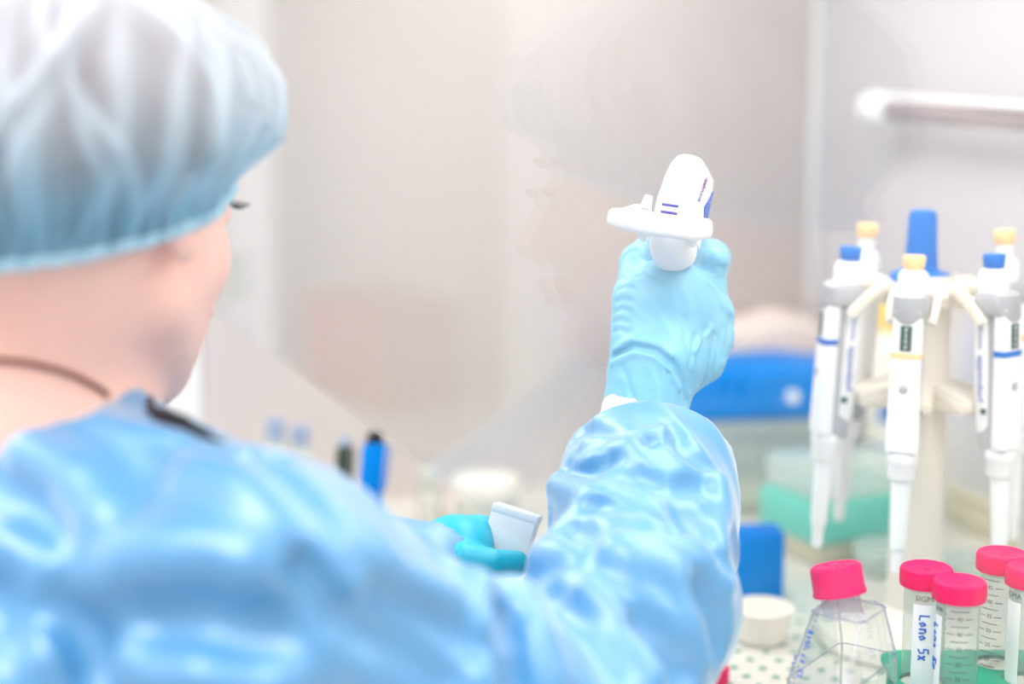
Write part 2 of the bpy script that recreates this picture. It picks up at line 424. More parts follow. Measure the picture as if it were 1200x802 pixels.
for sx in (-1, 1):
    bm = bmesh.new(); bmesh.ops.create_uvsphere(bm, u_segments=16, v_segments=10, radius=.0095, matrix=Matrix.Translation(hw(sx*.032, .0868, .0)))
    e = bm_obj('eye', bm, M['eye'], person)
    bm = bmesh.new(); bmesh.ops.create_uvsphere(bm, u_segments=12, v_segments=8, radius=.0052, matrix=Matrix.Translation(hw(sx*.032, .0920, -.001)))
    bm_obj('iris', bm, M['iris'], e)
    bm = bmesh.new()
    for k in range(14):
        t = k/13-.5; b = hw(sx*.032+t*.026, .094-abs(t)*.012+.001, .004-.006*t*t)
        sweep(bm, smoothpath([b, b+HF*.004+HR*(t*.004+sx*.001), b+HF*.007+HU*.003+HR*(t*.010+sx*.002)], 3), [.0004]*6+[.0002], 5)
    bm_obj('eyelashes', bm, M['black'], person)
    bm = bmesh.new(); sweep(bm, smoothpath([hw(sx*.014, .098, .020), hw(sx*.032, .094, .026), hw(sx*.052, .077, .021)], 6), [.0015]+[.003]*11+[.001], 8, .6); bm_obj('eyebrow', bm, M['hair'], person)
bm = bmesh.new(); sweep(bm, smoothpath([hw(-.022, .094, -.067), hw(-.008, .104, -.062), hw(.008, .104, -.062), hw(.022, .094, -.067)], 5), [.0015]+[.0042]*14+[.0015], 8, .8); sweep(bm, smoothpath([hw(-.020, .093, -.069), hw(0, .102, -.074), hw(.020, .093, -.069)], 6), [.0015]+[.0045]*11+[.0015], 8, .8)
bm_obj('lips', bm, M['lip'], person)
# hair under the cap
def hairf(X):
    Q = (X - V3(HC)) @ HM.T
    d = s_ell(Q, (0, -.012, .038), (.082, .100, .092))
    d = smin(d, s_ell(Q, (0, -.085, .03), (.045, .03, .035)), .02)
    cut = -(Q[:, 2] - (.004+.28*Q[:, 1]-.010+.02*np.exp(-((Q[:, 1]-.05)/.03)**2)))
    return smax(d + .0015*wob(X, 260, 3), cut, .006)
sdf_mesh('hair', hairf, HC-Vector((.15, .15, .10)), HC+Vector((.15, .15, .17)), .003, M['hair'], person)
# bouffant cap: gathered at the band, ballooning above it; 'ply' holds where the cloth lies doubled in a pleat
CAP_PLY, CAP_G = [], []
def cap_surface(nA=720, nT=64):
    rs = random.Random(11); V = []
    pl = [(2*math.pi*(i+rs.uniform(-.4, .4))/44, rs.uniform(.020, .055), rs.uniform(.25, 1.0), rs.uniform(-.8, .8), rs.uniform(0, 6.3)) for i in range(44)]
    CO, CPL = math.cos, []
    for j in range(nT+1):
        t = j/nT
        for i in range(nA):
            a = 2*math.pi*i/nA; ca, sa = math.cos(a), math.sin(a)      # sa forward
            base_z = -.004+.022*sa+.010*max(0, sa)**2
            al = -.62+(math.pi/2+.62)*t; rr = math.cos(al)
            k = min(1, t/.22); k = k*k*(3-2*k)
            x = .083*ca*(1-k)+.115*ca*rr*k; y = (.103*sa-.010)*(1-k)+(.134*sa*rr-.012)*k
            zb = .056+.084*math.sin(al); fade = max(0, 1-t/.6)
            z = zb+(base_z-(.056+.084*math.sin(-.62)))*fade**1.5
            f = 0; ply = 0
            for (c0, wd, am, sk, ph) in pl:
                da = (a - c0 - sk*t*1.3 - .10*math.sin(t*7+ph) + math.pi) % (2*math.pi)-math.pi
                w_ = wd*(1+1.2*t)
                if abs(da) < w_*4:
                    e = math.exp(-(da/w_)**2)*math.exp(-(t/(.35+.75*am))**2); f += am*e; ply = max(ply, e*min(1, .45+am)); f -= .45*am*math.exp(-((da-w_*1.9)/w_)**2)*math.exp(-(t/(.35+.75*am))**2)
            f *= .0062*(.45+.55*k)
            g = .0026*math.sin(a*46+3*math.sin(a*5))*math.exp(-t/.10)+.0016*math.sin(a*9+t*14)*math.sin(t*9+a*3)
            s = 1+(f+g)/.12
            ply = max(ply, .75*math.exp(-t/.05), .35*math.exp(-t/.2)*(1+math.sin(a*46+3*math.sin(a*5))))
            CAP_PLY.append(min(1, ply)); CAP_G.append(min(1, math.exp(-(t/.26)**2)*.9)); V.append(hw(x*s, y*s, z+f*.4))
    Fc = [(j*nA+i, j*nA+(i+1) % nA, (j+1)*nA+(i+1) % nA, (j+1)*nA+i) for j in range(nT) for i in range(nA)]
    return V, Fc, nA
M['cap'] = bpy.data.materials.new('cap_cloth'); M['cap'].use_nodes = True
nt = M['cap'].node_tree; pb = nt.nodes['Principled BSDF']; pb.inputs['Base Color'].default_value = (*lin((198, 214, 224)), 1); pb.inputs['Roughness'].default_value = .7
pb.inputs['Sheen Weight'].default_value = .6
tr = nt.nodes.new('ShaderNodeBsdfTransparent'); tr.inputs[0].default_value = (*lin((238, 244, 250)), 1)
tl = nt.nodes.new('ShaderNodeBsdfTranslucent'); tl.inputs[0].default_value = (*lin((120, 190, 216)), 1)
ma = nt.nodes.new('ShaderNodeMixShader'); ma.inputs[0].default_value = .35
mb = nt.nodes.new('ShaderNodeMixShader'); lw = nt.nodes.new('ShaderNodeLayerWeight'); lw.inputs[0].default_value = .35
at_ = nt.nodes.new('ShaderNodeAttribute'); at_.attribute_name = 'ply'
mr = nt.nodes.new('ShaderNodeMapRange'); mr.inputs[1].default_value = 0; mr.inputs[2].default_value = .75; mr.inputs[3].default_value = .62; mr.inputs[4].default_value = .08
mr2 = nt.nodes.new('ShaderNodeMapRange'); mr2.inputs[3].default_value = 1; mr2.inputs[4].default_value = .12
mm = nt.nodes.new('ShaderNodeMath'); mm.operation = 'MULTIPLY'
nt.links.new(lw.outputs['Facing'], mr.inputs[0]); nt.links.new(at_.outputs['Fac'], mr2.inputs[0])
nt.links.new(mr.outputs[0], mm.inputs[0]); nt.links.new(mr2.outputs[0], mm.inputs[1]); nt.links.new(mm.outputs[0], mb.inputs[0])
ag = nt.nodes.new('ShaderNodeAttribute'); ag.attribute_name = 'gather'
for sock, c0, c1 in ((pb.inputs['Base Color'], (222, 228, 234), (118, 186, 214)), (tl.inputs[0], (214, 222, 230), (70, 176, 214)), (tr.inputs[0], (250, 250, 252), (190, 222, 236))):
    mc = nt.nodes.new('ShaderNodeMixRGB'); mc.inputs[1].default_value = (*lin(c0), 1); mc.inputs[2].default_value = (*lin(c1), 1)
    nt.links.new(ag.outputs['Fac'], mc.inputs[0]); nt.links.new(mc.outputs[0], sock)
nt.links.new(pb.outputs[0], ma.inputs[1]); nt.links.new(tl.outputs[0], ma.inputs[2])
nt.links.new(ma.outputs[0], mb.inputs[1]); nt.links.new(tr.outputs[0], mb.inputs[2]); nt.links.new(mb.outputs[0], nt.nodes['Material Output'].inputs[0])
V, Fc, nA = cap_surface()
capo = mesh_obj('bouffant_cap', V, Fc, M['cap'], person)
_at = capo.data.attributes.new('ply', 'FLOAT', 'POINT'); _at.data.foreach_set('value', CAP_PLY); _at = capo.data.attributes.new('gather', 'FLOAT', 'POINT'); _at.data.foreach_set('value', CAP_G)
bm = bmesh.new(); ring = [V[i] for i in range(0, nA, 3)]; n = len(ring)
Rr = []
for i, p in enumerate(ring):
    t = (ring[(i+1) % n]-ring[i-1]).normalized(); s_ = t.cross(HU).normalized()
    Rr.append([bm.verts.new(q) for q in superring(p, s_, HU, .0022+.0006*(i % 3), .0034, 2, 8)])
for i in range(n):
    for k in range(8): bm.faces.new((Rr[i][k], Rr[i][(k+1) % 8], Rr[(i+1) % n][(k+1) % 8], Rr[(i+1) % n][k]))
M['band'] = mat('elastic_band', (168, 204, 220), .7)
bm_obj('elastic_band', bm, M['band'], capo)

# gown
SL = [P(756, 548, 1.178), P(756, 600, 1.14), P(738, 715, 1.065)]
def gown0(X):
    t = s_cap(X, NB+Vector((0, 0, -.035)), SH_R+Vector((0, 0, -.012)), .072, .070)
    t = smin(t, s_cap(X, NB+Vector((0, 0, -.035)), SH_L, .072, .060), .04)
    t = smin(t, s_cap(X, CH+TV*.07, PEL+TV*.05, .125, .135), .06)
    t = smin(t, s_cap(X, CH-TV*.07, PEL-TV*.05, .125, .135), .06)
    arm = s_cap(X, SH_R+Vector((0, 0, -.02)), EL_R+Vector((0, 0, .0)), .072, .062)
    t = smin(t, arm, .03)
    fo = s_cap(X, EL_R, SL[2], .062, .060)
    fo = smin(fo, s_cap(X, SL[2], SL[1], .062, .056), .02)
    fo = smin(fo, s_cap(X, SL[1], SL[0], .056, .056), .02)
    fo = smin(fo, s_cap(X, P(806, 548, 1.165), P(806, 640, 1.12), .022, .026), .02)
    fo = smax(fo, (X-V3(P(756, 530, 1.19)))@V3((P(756, 480, 1.2)-P(750, 600, 1.135)).normalized()), .016)
    t = smin(t, fo, .014)
    fl = smin(s_cap(X, SH_L, EL_L, .062, .055), s_cap(X, EL_L, WR_L-Vector((.012, 0, .003)), .055, .034), .02)
    t = smin(t, fl, .03)
    # cuff end and neck opening
    cutc = s_cap(X, WR_R+ (WR_R-SL[0])*.9, WR_R+(WR_R-SL[0])*.2, .026, .026)
    t = smax(t, -cutc, .006)
    neck = s_ell(X, NB+Vector((-.012, -.02, .045)), (.078, .078, .075))
    return smax(t, -neck, .010)
folds = []
def fold(pts, amp, wd):
    amp *= 2.2; wd *= .88
    q = [snap(gown0, *p) for p in pts]; q = [x for x in q if x is not None]
    if len(q) > 1: folds.append((q, amp, wd, np.mean(q, axis=0), max(np.linalg.norm(x-np.mean(q, axis=0)) for x in q)+3*wd))
# sleeve: ridges (+) and hollows (-)
for pts, am, wd in [
    ([(655, 572), (700, 585), (765, 619), (820, 655), (846, 680)], .010, .009),
    ([(660, 560), (700, 540), (740, 525)], .006, .007),
    ([(663, 556), (690, 552), (715, 538)], -.008, .007),
    ([(700, 590), (745, 602), (788, 622)], -.012, .008),
    ([(806, 605), (828, 632), (840, 662)], -.013, .011),
    ([(640, 610), (668, 625), (692, 640)], -.010, .012),
    ([(640, 650), (690, 640), (740, 650), (790, 668)], .008, .012),
    ([(752, 735), (780, 760), (800, 790)], -.014, .012),
    ([(794, 685), (808, 725), (823, 776)], .009, .006),
    ([(818, 690), (838, 720), (842, 755)], -.010, .010),
    ([(690, 690), (730, 730), (765, 790)], .008, .007),
    ([(640, 700), (680, 735), (715, 790)], -.008, .010),
    ([(680, 505), (720, 510), (760, 520)], -.005, .006),
    ([(690, 520), (740, 516), (780, 505)], .005, .006),
    ([(790, 500), (800, 530), (835, 550)], -.006, .006),
    ([(745, 560), (785, 575), (825, 570)], -.005, .009),
    ([(840, 560), (846, 600), (842, 640)], .006, .008),
    # torso and upper sleeve
    ([(350, 655), (372, 680), (397, 712)], -.013, .010),
    ([(230, 560), (300, 590), (352, 640), (400, 690)], .009, .013),
    ([(588, 722), (592, 760), (596, 802)], -.024, .011),
    ([(560, 690), (570, 740), (572, 800)], .010, .012),
    ([(610, 700), (625, 745), (640, 800)], .010, .013),
    ([(180, 735), (240, 720), (300, 745)], -.014, .022),
    ([(110, 665), (190, 650), (290, 660)], .010, .020),
    ([(0, 560), (60, 600), (110, 650)], -.008, .018),
    ([(30, 540), (80, 560), (110, 610)], .010, .020),
    ([(0, 700), (60, 720), (110, 760)], -.010, .026),
    ([(150, 770), (230, 790), (320, 800)], .010, .018),
    ([(440, 690), (500, 715), (560, 760)], -.006, .010),
    ([(420, 735), (480, 760), (520, 800)], -.007, .011),
    ([(400, 640), (470, 680), (520, 700)], .006, .012),
    ([(210, 530), (270, 545), (330, 540)], -.005, .008),
    ([(120, 500), (200, 520), (280, 570)], .006, .012),
    ([(300, 540), (380, 600), (450, 650)], .004, .012),
    ([(0, 640), (40, 680), (60, 760)], .008, .02)]: fold(pts, am, wd)
def gown(X):
    d = gown0(X)
    near = np.abs(d) < .06
    if near.any():
        Y = X[near]; e = np.zeros(len(Y))
        for q, am, wd, c, r in folds:
            m_ = ((Y-c)**2).sum(1) < r*r
            if m_.any(): e[m_] += am*np.exp(-(segdist(Y[m_], q)/wd)**2)
        Z = Y@np.array([[.9, .2, .1], [-.2, .8, .3], [.35, -.3, .35]])+.02*np.stack([wob(Y, 22, 2), wob(Y, 22, 9), wob(Y, 22, 14)], 1)
        rg = 1-np.abs(wob(Z, 38, 7, 3))*1.9
        e += .0030*wob(Y, 24, 7) + .0032*np.maximum(rg, 0)**2
        d = d.copy(); d[near] -= e
    return d
sdf_mesh('gown', gown, (-.66, .66, .36), (.19, 1.42, 1.13), .0036, M['gown'], person, slack=.035)
# knit cuff, gloves
sdf_mesh('knit_cuff', lambda X: s_cap(X, SL[0], P(749, 486, 1.196), .0282, .0268), P(700, 545, 1.15)-Vector((0, .05, 0)), P(810, 455, 1.25)+Vector((0, .05, 0)), .002, M['cuff'], person)
K = {'i': P(827, 337, 1.232), 'm': P(835, 369, 1.225), 'r': P(835, 399, 1.220), 'p': P(824, 424, 1.215)}
W = P(757, 472, 1.20)
def glove0(X):
    d = s_cap(X, P(757, 500, 1.196), W, .0290, .0265)
    d = smin(d, s_cap(X, W, P(775, 425, 1.205), .0265, .030), .012)
    d = smin(d, s_ell(X, P(783, 378, 1.215), (.036, .027, .047)), .012)
    for k, r in (('i', .0140), ('m', .0152), ('r', .0152), ('p', .0145)):
        d = smin(d, s_cap(X, P(770, 440, 1.208), K[k], .020, r), .010)
    # thumb
    d = smin(d, s_cap(X, P(748, 430, 1.20), P(745, 350, 1.212), .0195, .0150), .012)
    d = smin(d, s_cap(X, P(745, 350, 1.212), P(748, 308, 1.235), .0150, .0125), .006)
    d = smin(d, s_cap(X, P(748, 308, 1.235), P(757, 294, 1.262), .0122, .0105), .005)
    # fingers wrapped round the grip
    for k, r, L in (('i', .0122, 1.0), ('m', .0120, 1.05), ('r', .0115, 1.0), ('p', .0105, .85)):
        a = K[k]; b = a+Vector((.002, .038*L, .006 if k == 'i' else 0)); c = b+Vector((-.026*L, .018*L, .004)); e = c+Vector((-.020, -.010, .001))
        if k == 'i': b = P(835, 303, 1.262); c = b+Vector((-.018, .022, .002)); e = c+Vector((-.018, .0, .0)); 
        d = smin(d, s_cap(X, a, b, r+.0015, r), .006); d = smin(d, s_cap(X, b, c, r, r-.0012), .003); d = smin(d, s_cap(X, c, e, r-.0012, r-.002), .003)
    d = smin(d, s_cap(X, P(838, 306, 1.225), P(832, 303, 1.262), .0095, .0115), .008)
    # hollow behind the controller
    return d
gf = []
def zz(x, y): return (680+x/2.227, 160+y/2.227)
def groove(pts, amp, wd):
    q = [snap(glove0, *zz(*p), .9, 1.5) for p in pts]; q = [x for x in q if x is not None]
    if len(q) > 1: gf.append((q, amp, wd))
for pts, am, wd in [
    ([(84, 578), (140, 548), (200, 562), (245, 602), (270, 648), (278, 690)], -.0034, .0022),
    ([(84, 592), (140, 566), (195, 580), (235, 612), (260, 655)], .0022, .0024),
    ([(90, 556), (135, 530), (190, 540), (240, 570)], .0012, .003),
    ([(160, 572), (205, 590), (240, 625)], -.0016, .0014),
    ([(100, 372), (125, 362), (152, 366)], -.0014, .0013), ([(96, 402), (118, 392), (140, 396)], -.0013, .0013),
    ([(92, 432), (112, 424), (134, 430)], -.0013, .0013), ([(88, 458), (108, 450), (126, 456)], -.0013, .0013),
    ([(86, 486), (104, 478), (122, 484)], -.0012, .0013), ([(84, 512), (102, 504), (124, 512)], -.0011, .0013),
    ([(110, 320), (130, 300), (150, 296)], -.0012, .0014),
    ([(120, 345), (150, 350), (175, 372), (215, 385)], -.0010, .0016),
    ([(268, 470), (276, 540), (284, 610)], -.0009, .0016), ([(330, 500), (306, 580), (290, 660)], -.0018, .0018),
    ([(352, 520), (338, 590), (316, 650)], -.0018, .0018), ([(372, 500), (360, 560), (345, 620)], -.0016, .0016),
    ([(392, 470), (384, 520), (372, 580)], -.0014, .0016), ([(395, 430), (340, 500), (300, 560)], .0016, .0022),
    ([(300, 520), (288, 590), (282, 650)], -.0014, .0016),
    ([(330, 380), (350, 400), (372, 440), (398, 466)], .0012, .003),
    ([(225, 560), (235, 660), (240, 735)], -.0008, .002), ([(110, 600), (130, 660), (150, 720)], -.0007, .002),
    ([(180, 600), (200, 660), (205, 720)], .0007, .003),
    ([(340, 352), (360, 338), (378, 345)], -.0018, .0014)]: groove(pts, am, wd)
def glove(X):
    d = glove0(X)
    for q, am, wd in gf: d = d - 1.7*am*np.exp(-(segdist(X, q)/wd)**2)
    d = d - .0004*wob(X, 160, 21) - .0006*np.maximum(0, 1-np.abs(wob(X@np.array([[1, .3, 0], [0, 1, .2], [.9, 0, .3]]), 150, 5, 3))*3)**2
    cut = (X-V3(P(757, 497, 1.196)))@V3((W-P(757, 500, 1.196)).normalized())   # cuff end
    return smax(d, -cut-.008*(X[:, 0]-.094)/.03*.3, .001)
sdf_mesh('glove', glove, P(700, 510, 1.15)-Vector((0, .03, 0)), P(872, 262, 1.3)+Vector((0, .05, 0)), .0016, M['glove'], person, slack=.006)
# left glove holding the white box
def lg(x, y, s=1.19): return P(x, y, s)
def gloveL(X):
    d = s_cap(X, WR_L+Vector((-.02, 0, -.01)), lg(530, 645), .024, .020)
    d = smin(d, s_ell(X, lg(535, 640), (.026, .028, .020)), .012)
    for a, b, c, r in ((lg(535, 632), lg(560, 622, 1.20), lg(577, 620, 1.21), .0105), (lg(535, 640, 1.21), lg(560, 632, 1.225), lg(576, 632, 1.235), .010),
                       (lg(535, 650, 1.22), lg(560, 645, 1.24), lg(576, 644, 1.25), .0095), (lg(535, 660, 1.22), lg(556, 658, 1.25), lg(572, 656, 1.26), .0085),
                       (lg(540, 655, 1.16), lg(575, 662, 1.165), lg(604, 661, 1.18), .0105)):
        d = smin(d, s_cap(X, a, b, r+.001, r), .006); d = smin(d, s_cap(X, b, c, r, r-.001), .003)
    return d + .0006*wob(X, 160, 2)
sdf_mesh('glove', gloveL, lg(480, 700, 1.1)-Vector((.02, .05, .02)), lg(625, 590, 1.3)+Vector((0, .05, .02)), .002, M['shaded_glove'], person, slack=.006)
# cords at the neck
def cordon(pts, r, name, m, lift=.001, f=body):
    q = [snap(f, *p) for p in pts]; q = [Vector(x)+Vector((0, -lift, lift)) for x in q if x is not None]
    bm = bmesh.new(); sweep(bm, smoothpath(q, 5), r, 8); return bm_obj(name, bm, m, person)
cordon([(-60, 430), (-20, 424), (20, 426), (50, 431), (85, 441), (115, 456), (128, 466)], .0017, 'neck_cord', M['brown'])
gcord = lambda X: gown(X)
bm = bmesh.new()
sweep(bm, smoothpath([P(174, 470, .975), P(180, 487, .95), P(205, 493, .93), P(232, 505, .92), P(262, 522, .905)], 5), [.0035]*5+[.006]*4+[.005]*4+[.0035]*4+[.002]*4, 8)
bm_obj('lanyard', bm, M['black'], person)

# ------------------------------------------------------------------ pipette controller
pc = wthing('pipette_controller', tuple(P(790, 330, 1.25)), 'white pistol-grip pipette controller with bracket held in the raised gloved hand', 'pipette controller')
YAW = math.radians(-24)
CR = Vector((math.cos(math.radians(17)), -math.sin(math.radians(17)), 0))
def q5(x, y): return (700+x/5.325, 170+y/5.325)
DS = -.022
def csec(xl, xr, y, hd, s, n=3.2):
    """section of the housing: the back face spans photo points xl..xr, the body goes away from it"""
    s += DS; c = P(*q5((xl+xr)/2, y), s); h_ = (xr-xl)/2/5.325*s/FPX
    ax = (P(*q5(560, 60), 1.2)-P(*q5(450, 560), 1.19)).normalized()
    r = (CR - ax*CR.dot(ax)).normalized(); f = ax.cross(r)
    if f.y < 0: f = -f
    return superring(c+f*hd, r, f, h_, hd, n, 40)
bm = bmesh.new()
loft(bm, [csec(520, 618, 60, .010, 1.216, 3.6), csec(486, 650, 66, .017, 1.211, 4.2), csec(448, 676, 100, .023, 1.205, 4.6), csec(415, 668, 150, .025, 1.203, 4.6), csec(384, 655, 230, .025, 1.200, 4.6), csec(350, 628, 330, .025, 1.196, 4.6), csec(326, 606, 430, .025, 1.192, 4.4), csec(314, 588, 535, .024, 1.189, 4.0)])
bmesh.ops.triangulate(bm, faces=[f for f in bm.faces if len(f.verts) > 4])
body_c = bm_obj('motor_housing', bm, M['white'], pc, True, 35)
bm = bmesh.new()
loft(bm, [csec(306, 584, 535, .021, 1.190, 3.4), csec(296, 582, 600, .020, 1.191, 3.2), csec(300, 572, 650, .018, 1.194, 2.8), csec(316, 546, 692, .015, 1.198, 2.5), csec(340, 515, 728, .012, 1.204, 2.3), csec(368, 486, 758, .009, 1.209, 2.1), csec(402, 450, 780, .005, 1.214, 2)])
bm_obj('battery_cap', bm, M['white'], pc)
hbase = P(783, 330, 1.262); gbot = P(781, 440, 1.262)
bm = bmesh.new(); sweep(bm, [P(786, 300, 1.262), hbase, P(783, 380, 1.263), gbot, P(781, 470, 1.26)], [.014, .0145, .0140, .0145, .012], 20, 1.1); bm_obj('grip', bm, M['white'], pc)
bm = bmesh.new(); n0 = P(800, 225, 1.235); sweep(bm, [n0, n0+Vector((.002, .03, -.012)), n0+Vector((.004, .045, -.04)), n0+Vector((.004, .047, -.075))], [.015, .017, .015, .011], 20); bm_obj('nose_cone', bm, M['greyp'], pc)
# vents, blue side panel, lettering
def face_pt(x, y, lift=.0008):
    f = lambda X: np.full(len(X), 1.0)
    return P(*q5(x, y), 1.188)
import mathutils.bvhtree as bt
def bvh(o):
    me = o.data; return bt.BVHTree.FromPolygons([o.matrix_basis @ (o.matrix_parent_inverse @ v.co) if False else v.co.copy() for v in me.vertices], [tuple(p.vertices) for p in me.polygons])
tree = bvh(body_c)
def hit(px, py, tr_=tree, lift=.0005):
    o_ = Vector((0, 0, CAM_Z)); d = (P(px, py, 1)-o_).normalized(); r = tr_.ray_cast(o_, d)
    if r[0] is None: return None, None
    nrm = r[1] if r[1].dot(d) < 0 else -r[1]
    return r[0]+nrm*lift, nrm
def stroke(name, pts, r, m, parent, tr_=tree, flat=1):
    q = [hit(*p, tr_)[0] for p in pts]; q = [x for x in q if x is not None]
    if len(q) < 2: return None
    bm = bmesh.new(); sweep(bm, q, r, 6); return bm_obj(name, bm, m, parent)
for (x0, y0, x1, y1) in ((407, 371, 506, 385), (399, 416, 498, 431)):
    stroke('vent_slot', [q5(x0+(x1-x0)*k/6, y0+(y1-y0)*k/6) for k in range(7)], .00095, M['navy'], body_c)
def surf_text(s, size, p0, p1, m, parent, tr_):
    """lettering laid on the surface along the line p0 -> p1 (photo points)"""
    me = text_mesh(s, size, .0001, 'LEFT'); a, na = hit(*p0, tr_); b, nb = hit(*p1, tr_)
    if a is None or b is None: return
    xd = (b-a).normalized(); nn = ((na+nb)*.5); nn = (nn-xd*nn.dot(xd)).normalized(); yd = nn.cross(xd)
    for v in me.vertices: v.co = a + xd*v.co.x + yd*v.co.y + nn*(v.co.z+.0003)
    fin('lettering', me, m, parent, False)
surf_text('accu-jet', .0062, q5(624, 352), q5(648, 285), M['navy'], body_c, tree)
surf_text('pro', .0066, q5(656, 262), q5(670, 220), M['redink'], body_c, tree)
bm = bmesh.new()
pan = []
for x_, y_, sd_ in ((716, 290, 1.215), (712, 350, 1.215), (690, 462, 1.205), (652, 466, 1.185), (664, 385, 1.185)):
    h_ = hit(*q5(x_, y_), tree, .0012)[0]; pan.append(h_ if h_ is not None else P(*q5(x_, y_), sd_))
back = [p+Vector((-.004, .012, 0)) for p in pan]
vs = [bm.verts.new(p) for p in pan]; vb = [bm.verts.new(p) for p in back]; bm.faces.new(vs); bm.faces.new(vb[::-1])
for k in range(5): bm.faces.new((vs[k], vb[k], vb[(k+1) % 5], vs[(k+1) % 5]))
M['panelblue'] = mat('indicator_blue', (52, 96, 196), .35)
bm_obj('side_indicator', bm, M['panelblue'], pc, False)
# bracket: a flat bar across the back with a wing and prongs
br = None
bm = bmesh.new()
sweep(bm, [P(*q5(100, 445), 1.1520), P(*q5(140, 460), 1.1480), P(*q5(300, 490), 1.1460), P(*q5(450, 508), 1.1460), P(*q5(580, 530), 1.1500), P(*q5(664, 520), 1.1620)],
      [.0060, .0072, .0082, .0082, .0082, .0074], 16, .95, n=3)
bar = bm_obj('bracket', bm, M['white'], pc)
def flatpoly(name, pts, th, m, parent):
    bm = bmesh.new(); n_ = (pts[1]-pts[0]).cross(pts[2]-pts[0]).normalized()
    a = [bm.verts.new(p) for p in pts]; b = [bm.verts.new(p+n_*th) for p in pts]; k_ = len(pts)
    bm.faces.new(a[::-1]); bm.faces.new(b)
    for k in range(k_): bm.faces.new((a[k], a[(k+1) % k_], b[(k+1) % k_], b[k]))
    bmesh.ops.bevel(bm, geom=list(bm.edges), offset=th*.25, segments=2, affect='EDGES')
    return bm_obj(name, bm, m, parent)
flatpoly('bracket_wing', [P(*q5(112, 430), 1.1550), P(*q5(128, 398), 1.1700), P(*q5(228, 366), 1.1850), P(*q5(330, 362), 1.1950), P(*q5(350, 440), 1.1650), P(*q5(320, 492), 1.1500)], .0035, M['white'], bar)
for pts, rr in (([(300, 400, 1.1800), (312, 350, 1.1800), (322, 316, 1.1800)], [.0042, .0034, .0026]), ([(270, 520, 1.1540), (283, 560, 1.1580), (292, 592, 1.1620)], [.005, .0035, .0018]),
                ([(606, 500, 1.1620), (622, 420, 1.1660), (638, 366, 1.1680)], [.0058, .0046, .0024]), ([(600, 545, 1.1620), (598, 590, 1.1640), (594, 634, 1.1660)], [.0045, .0035, .002])):
    bm = bmesh.new(); sweep(bm, [P(*q5(a, b), c) for a, b, c in pts], rr, 12, 1, n=2.6, up=Vector((0, 1, 0))); bm_obj('prong', bm, M['white'], bar)

# ------------------------------------------------------------------ pipettes on their carousel
def ringsec(z, y0, y1, hw_, n=4, seg=28, dz=None):
    c = Vector((0, (y0+y1)/2, z)); pts = superring(c, Vector((1, 0, 0)), Vector((0, 1, 0)), hw_, (y1-y0)/2, n, seg)
    if dz: pts = [p+Vector((0, 0, dz(p))) for p in pts]
    return pts
SCX = P(1083, 400, 1.34); SCX = Vector((SCX.x, SCX.y, 0))
GZ = P(1072, 299, 1.27).z
to_cam = math.atan2(-SCX.y, -SCX.x)
stand = wthing('pipette_carousel', (SCX.x, SCX.y, BENCH), 'ivory carousel stand with a blue knob carrying the hanging pipettes', 'pipette stand')
bm = bmesh.new(); lathe(bm, [(.075, 0), (.078, .004), (.074, .012), (.03, .020), (.021, .03), (.0195, .30), (.0185, GZ-BENCH-.045)], 40, Matrix.Translation((SCX.x, SCX.y, BENCH))); bm_obj('pole', bm, M['ivory'], stand)
bm = bmesh.new(); lathe(bm, [(.018, -.046), (.034, -.044), (.036, -.036), (.033, -.031), (.012, -.028)], 36, Matrix.Translation((SCX.x, SCX.y, GZ))); bm_obj('top_disc', bm, M['ivory'], stand)
SK = P(1080, 290, 1.34)
bm = bmesh.new(); lathe(bm, [(.024, -.030), (.025, -.025), (.0135, -.020), (.0122, 0), (.0112, .022), (.0098, .0255), (.004, .0265)], 8, Matrix.Translation((SK.x, SK.y, GZ)) @ Matrix.Rotation(.4, 4, 'Z')); bmesh.ops.bevel(bm, geom=list(bm.edges), offset=.0008, segments=2, affect='EDGES'); bm_obj('knob', bm, M['bluep'], stand, True, 25)
LEAN = math.radians(3.0); RAD = .066
angs = [to_cam-math.radians(9)+math.radians(60)*k for k in range(6)]
for k, a in enumerate(angs):
    d = Vector((math.cos(a), math.sin(a), 0)); t = Vector((-d.y, d.x, 0))
    bm = bmesh.new(); c = Vector((SCX.x, SCX.y, GZ-.040))
    for sgn in (-1, 1):
        sweep(bm, smoothpath([c+d*.022+t*sgn*.006, c+d*.034+t*sgn*.012+Vector((0, 0, .009)), c+d*.048+t*sgn*.0165+Vector((0, 0, .006)), c+d*.062+t*sgn*.0165+Vector((0, 0, -.006)), c+d*.066+t*sgn*.0155+Vector((0, 0, -.011))], 4), .0031, 10, 1.4, n=3)
    box(bm, .034, .010, .010, Matrix.Translation(c+d*.042+Vector((0, 0, .000))) @ Matrix.Rotation(a, 4, 'Z'), .002)
    bm_obj('upper_holder', bm, M['ivory'], stand)
    bm = bmesh.new(); z = GZ-.118; c = Vector((SCX.x, SCX.y, z))
    pts = [c+d*.014+t*.012, c+d*.052+t*.0165, c+d*.056+t*.0165, c+d*.056-t*.0165, c+d*.052-t*.0165, c+d*.014-t*.012]
    lo_ = [bm.verts.new(p+Vector((0, 0, -.010 if i in (0, 5) else -.006))) for i, p in enumerate(pts)]; hi_ = [bm.verts.new(p+Vector((0, 0, .012 if i in (0, 5) else .002))) for i, p in enumerate(pts)]
    bm.faces.new(lo_[::-1]); bm.faces.new(hi_)
    for i in range(6): bm.faces.new((lo_[i], lo_[(i+1) % 6], hi_[(i+1) % 6], hi_[i]))
    bmesh.ops.bevel(bm, geom=list(bm.edges), offset=.0022, segments=2, affect='EDGES')
    bm_obj('lower_holder', bm, M['ivory'], stand)
DIG = ['8', '5', '0', '0']
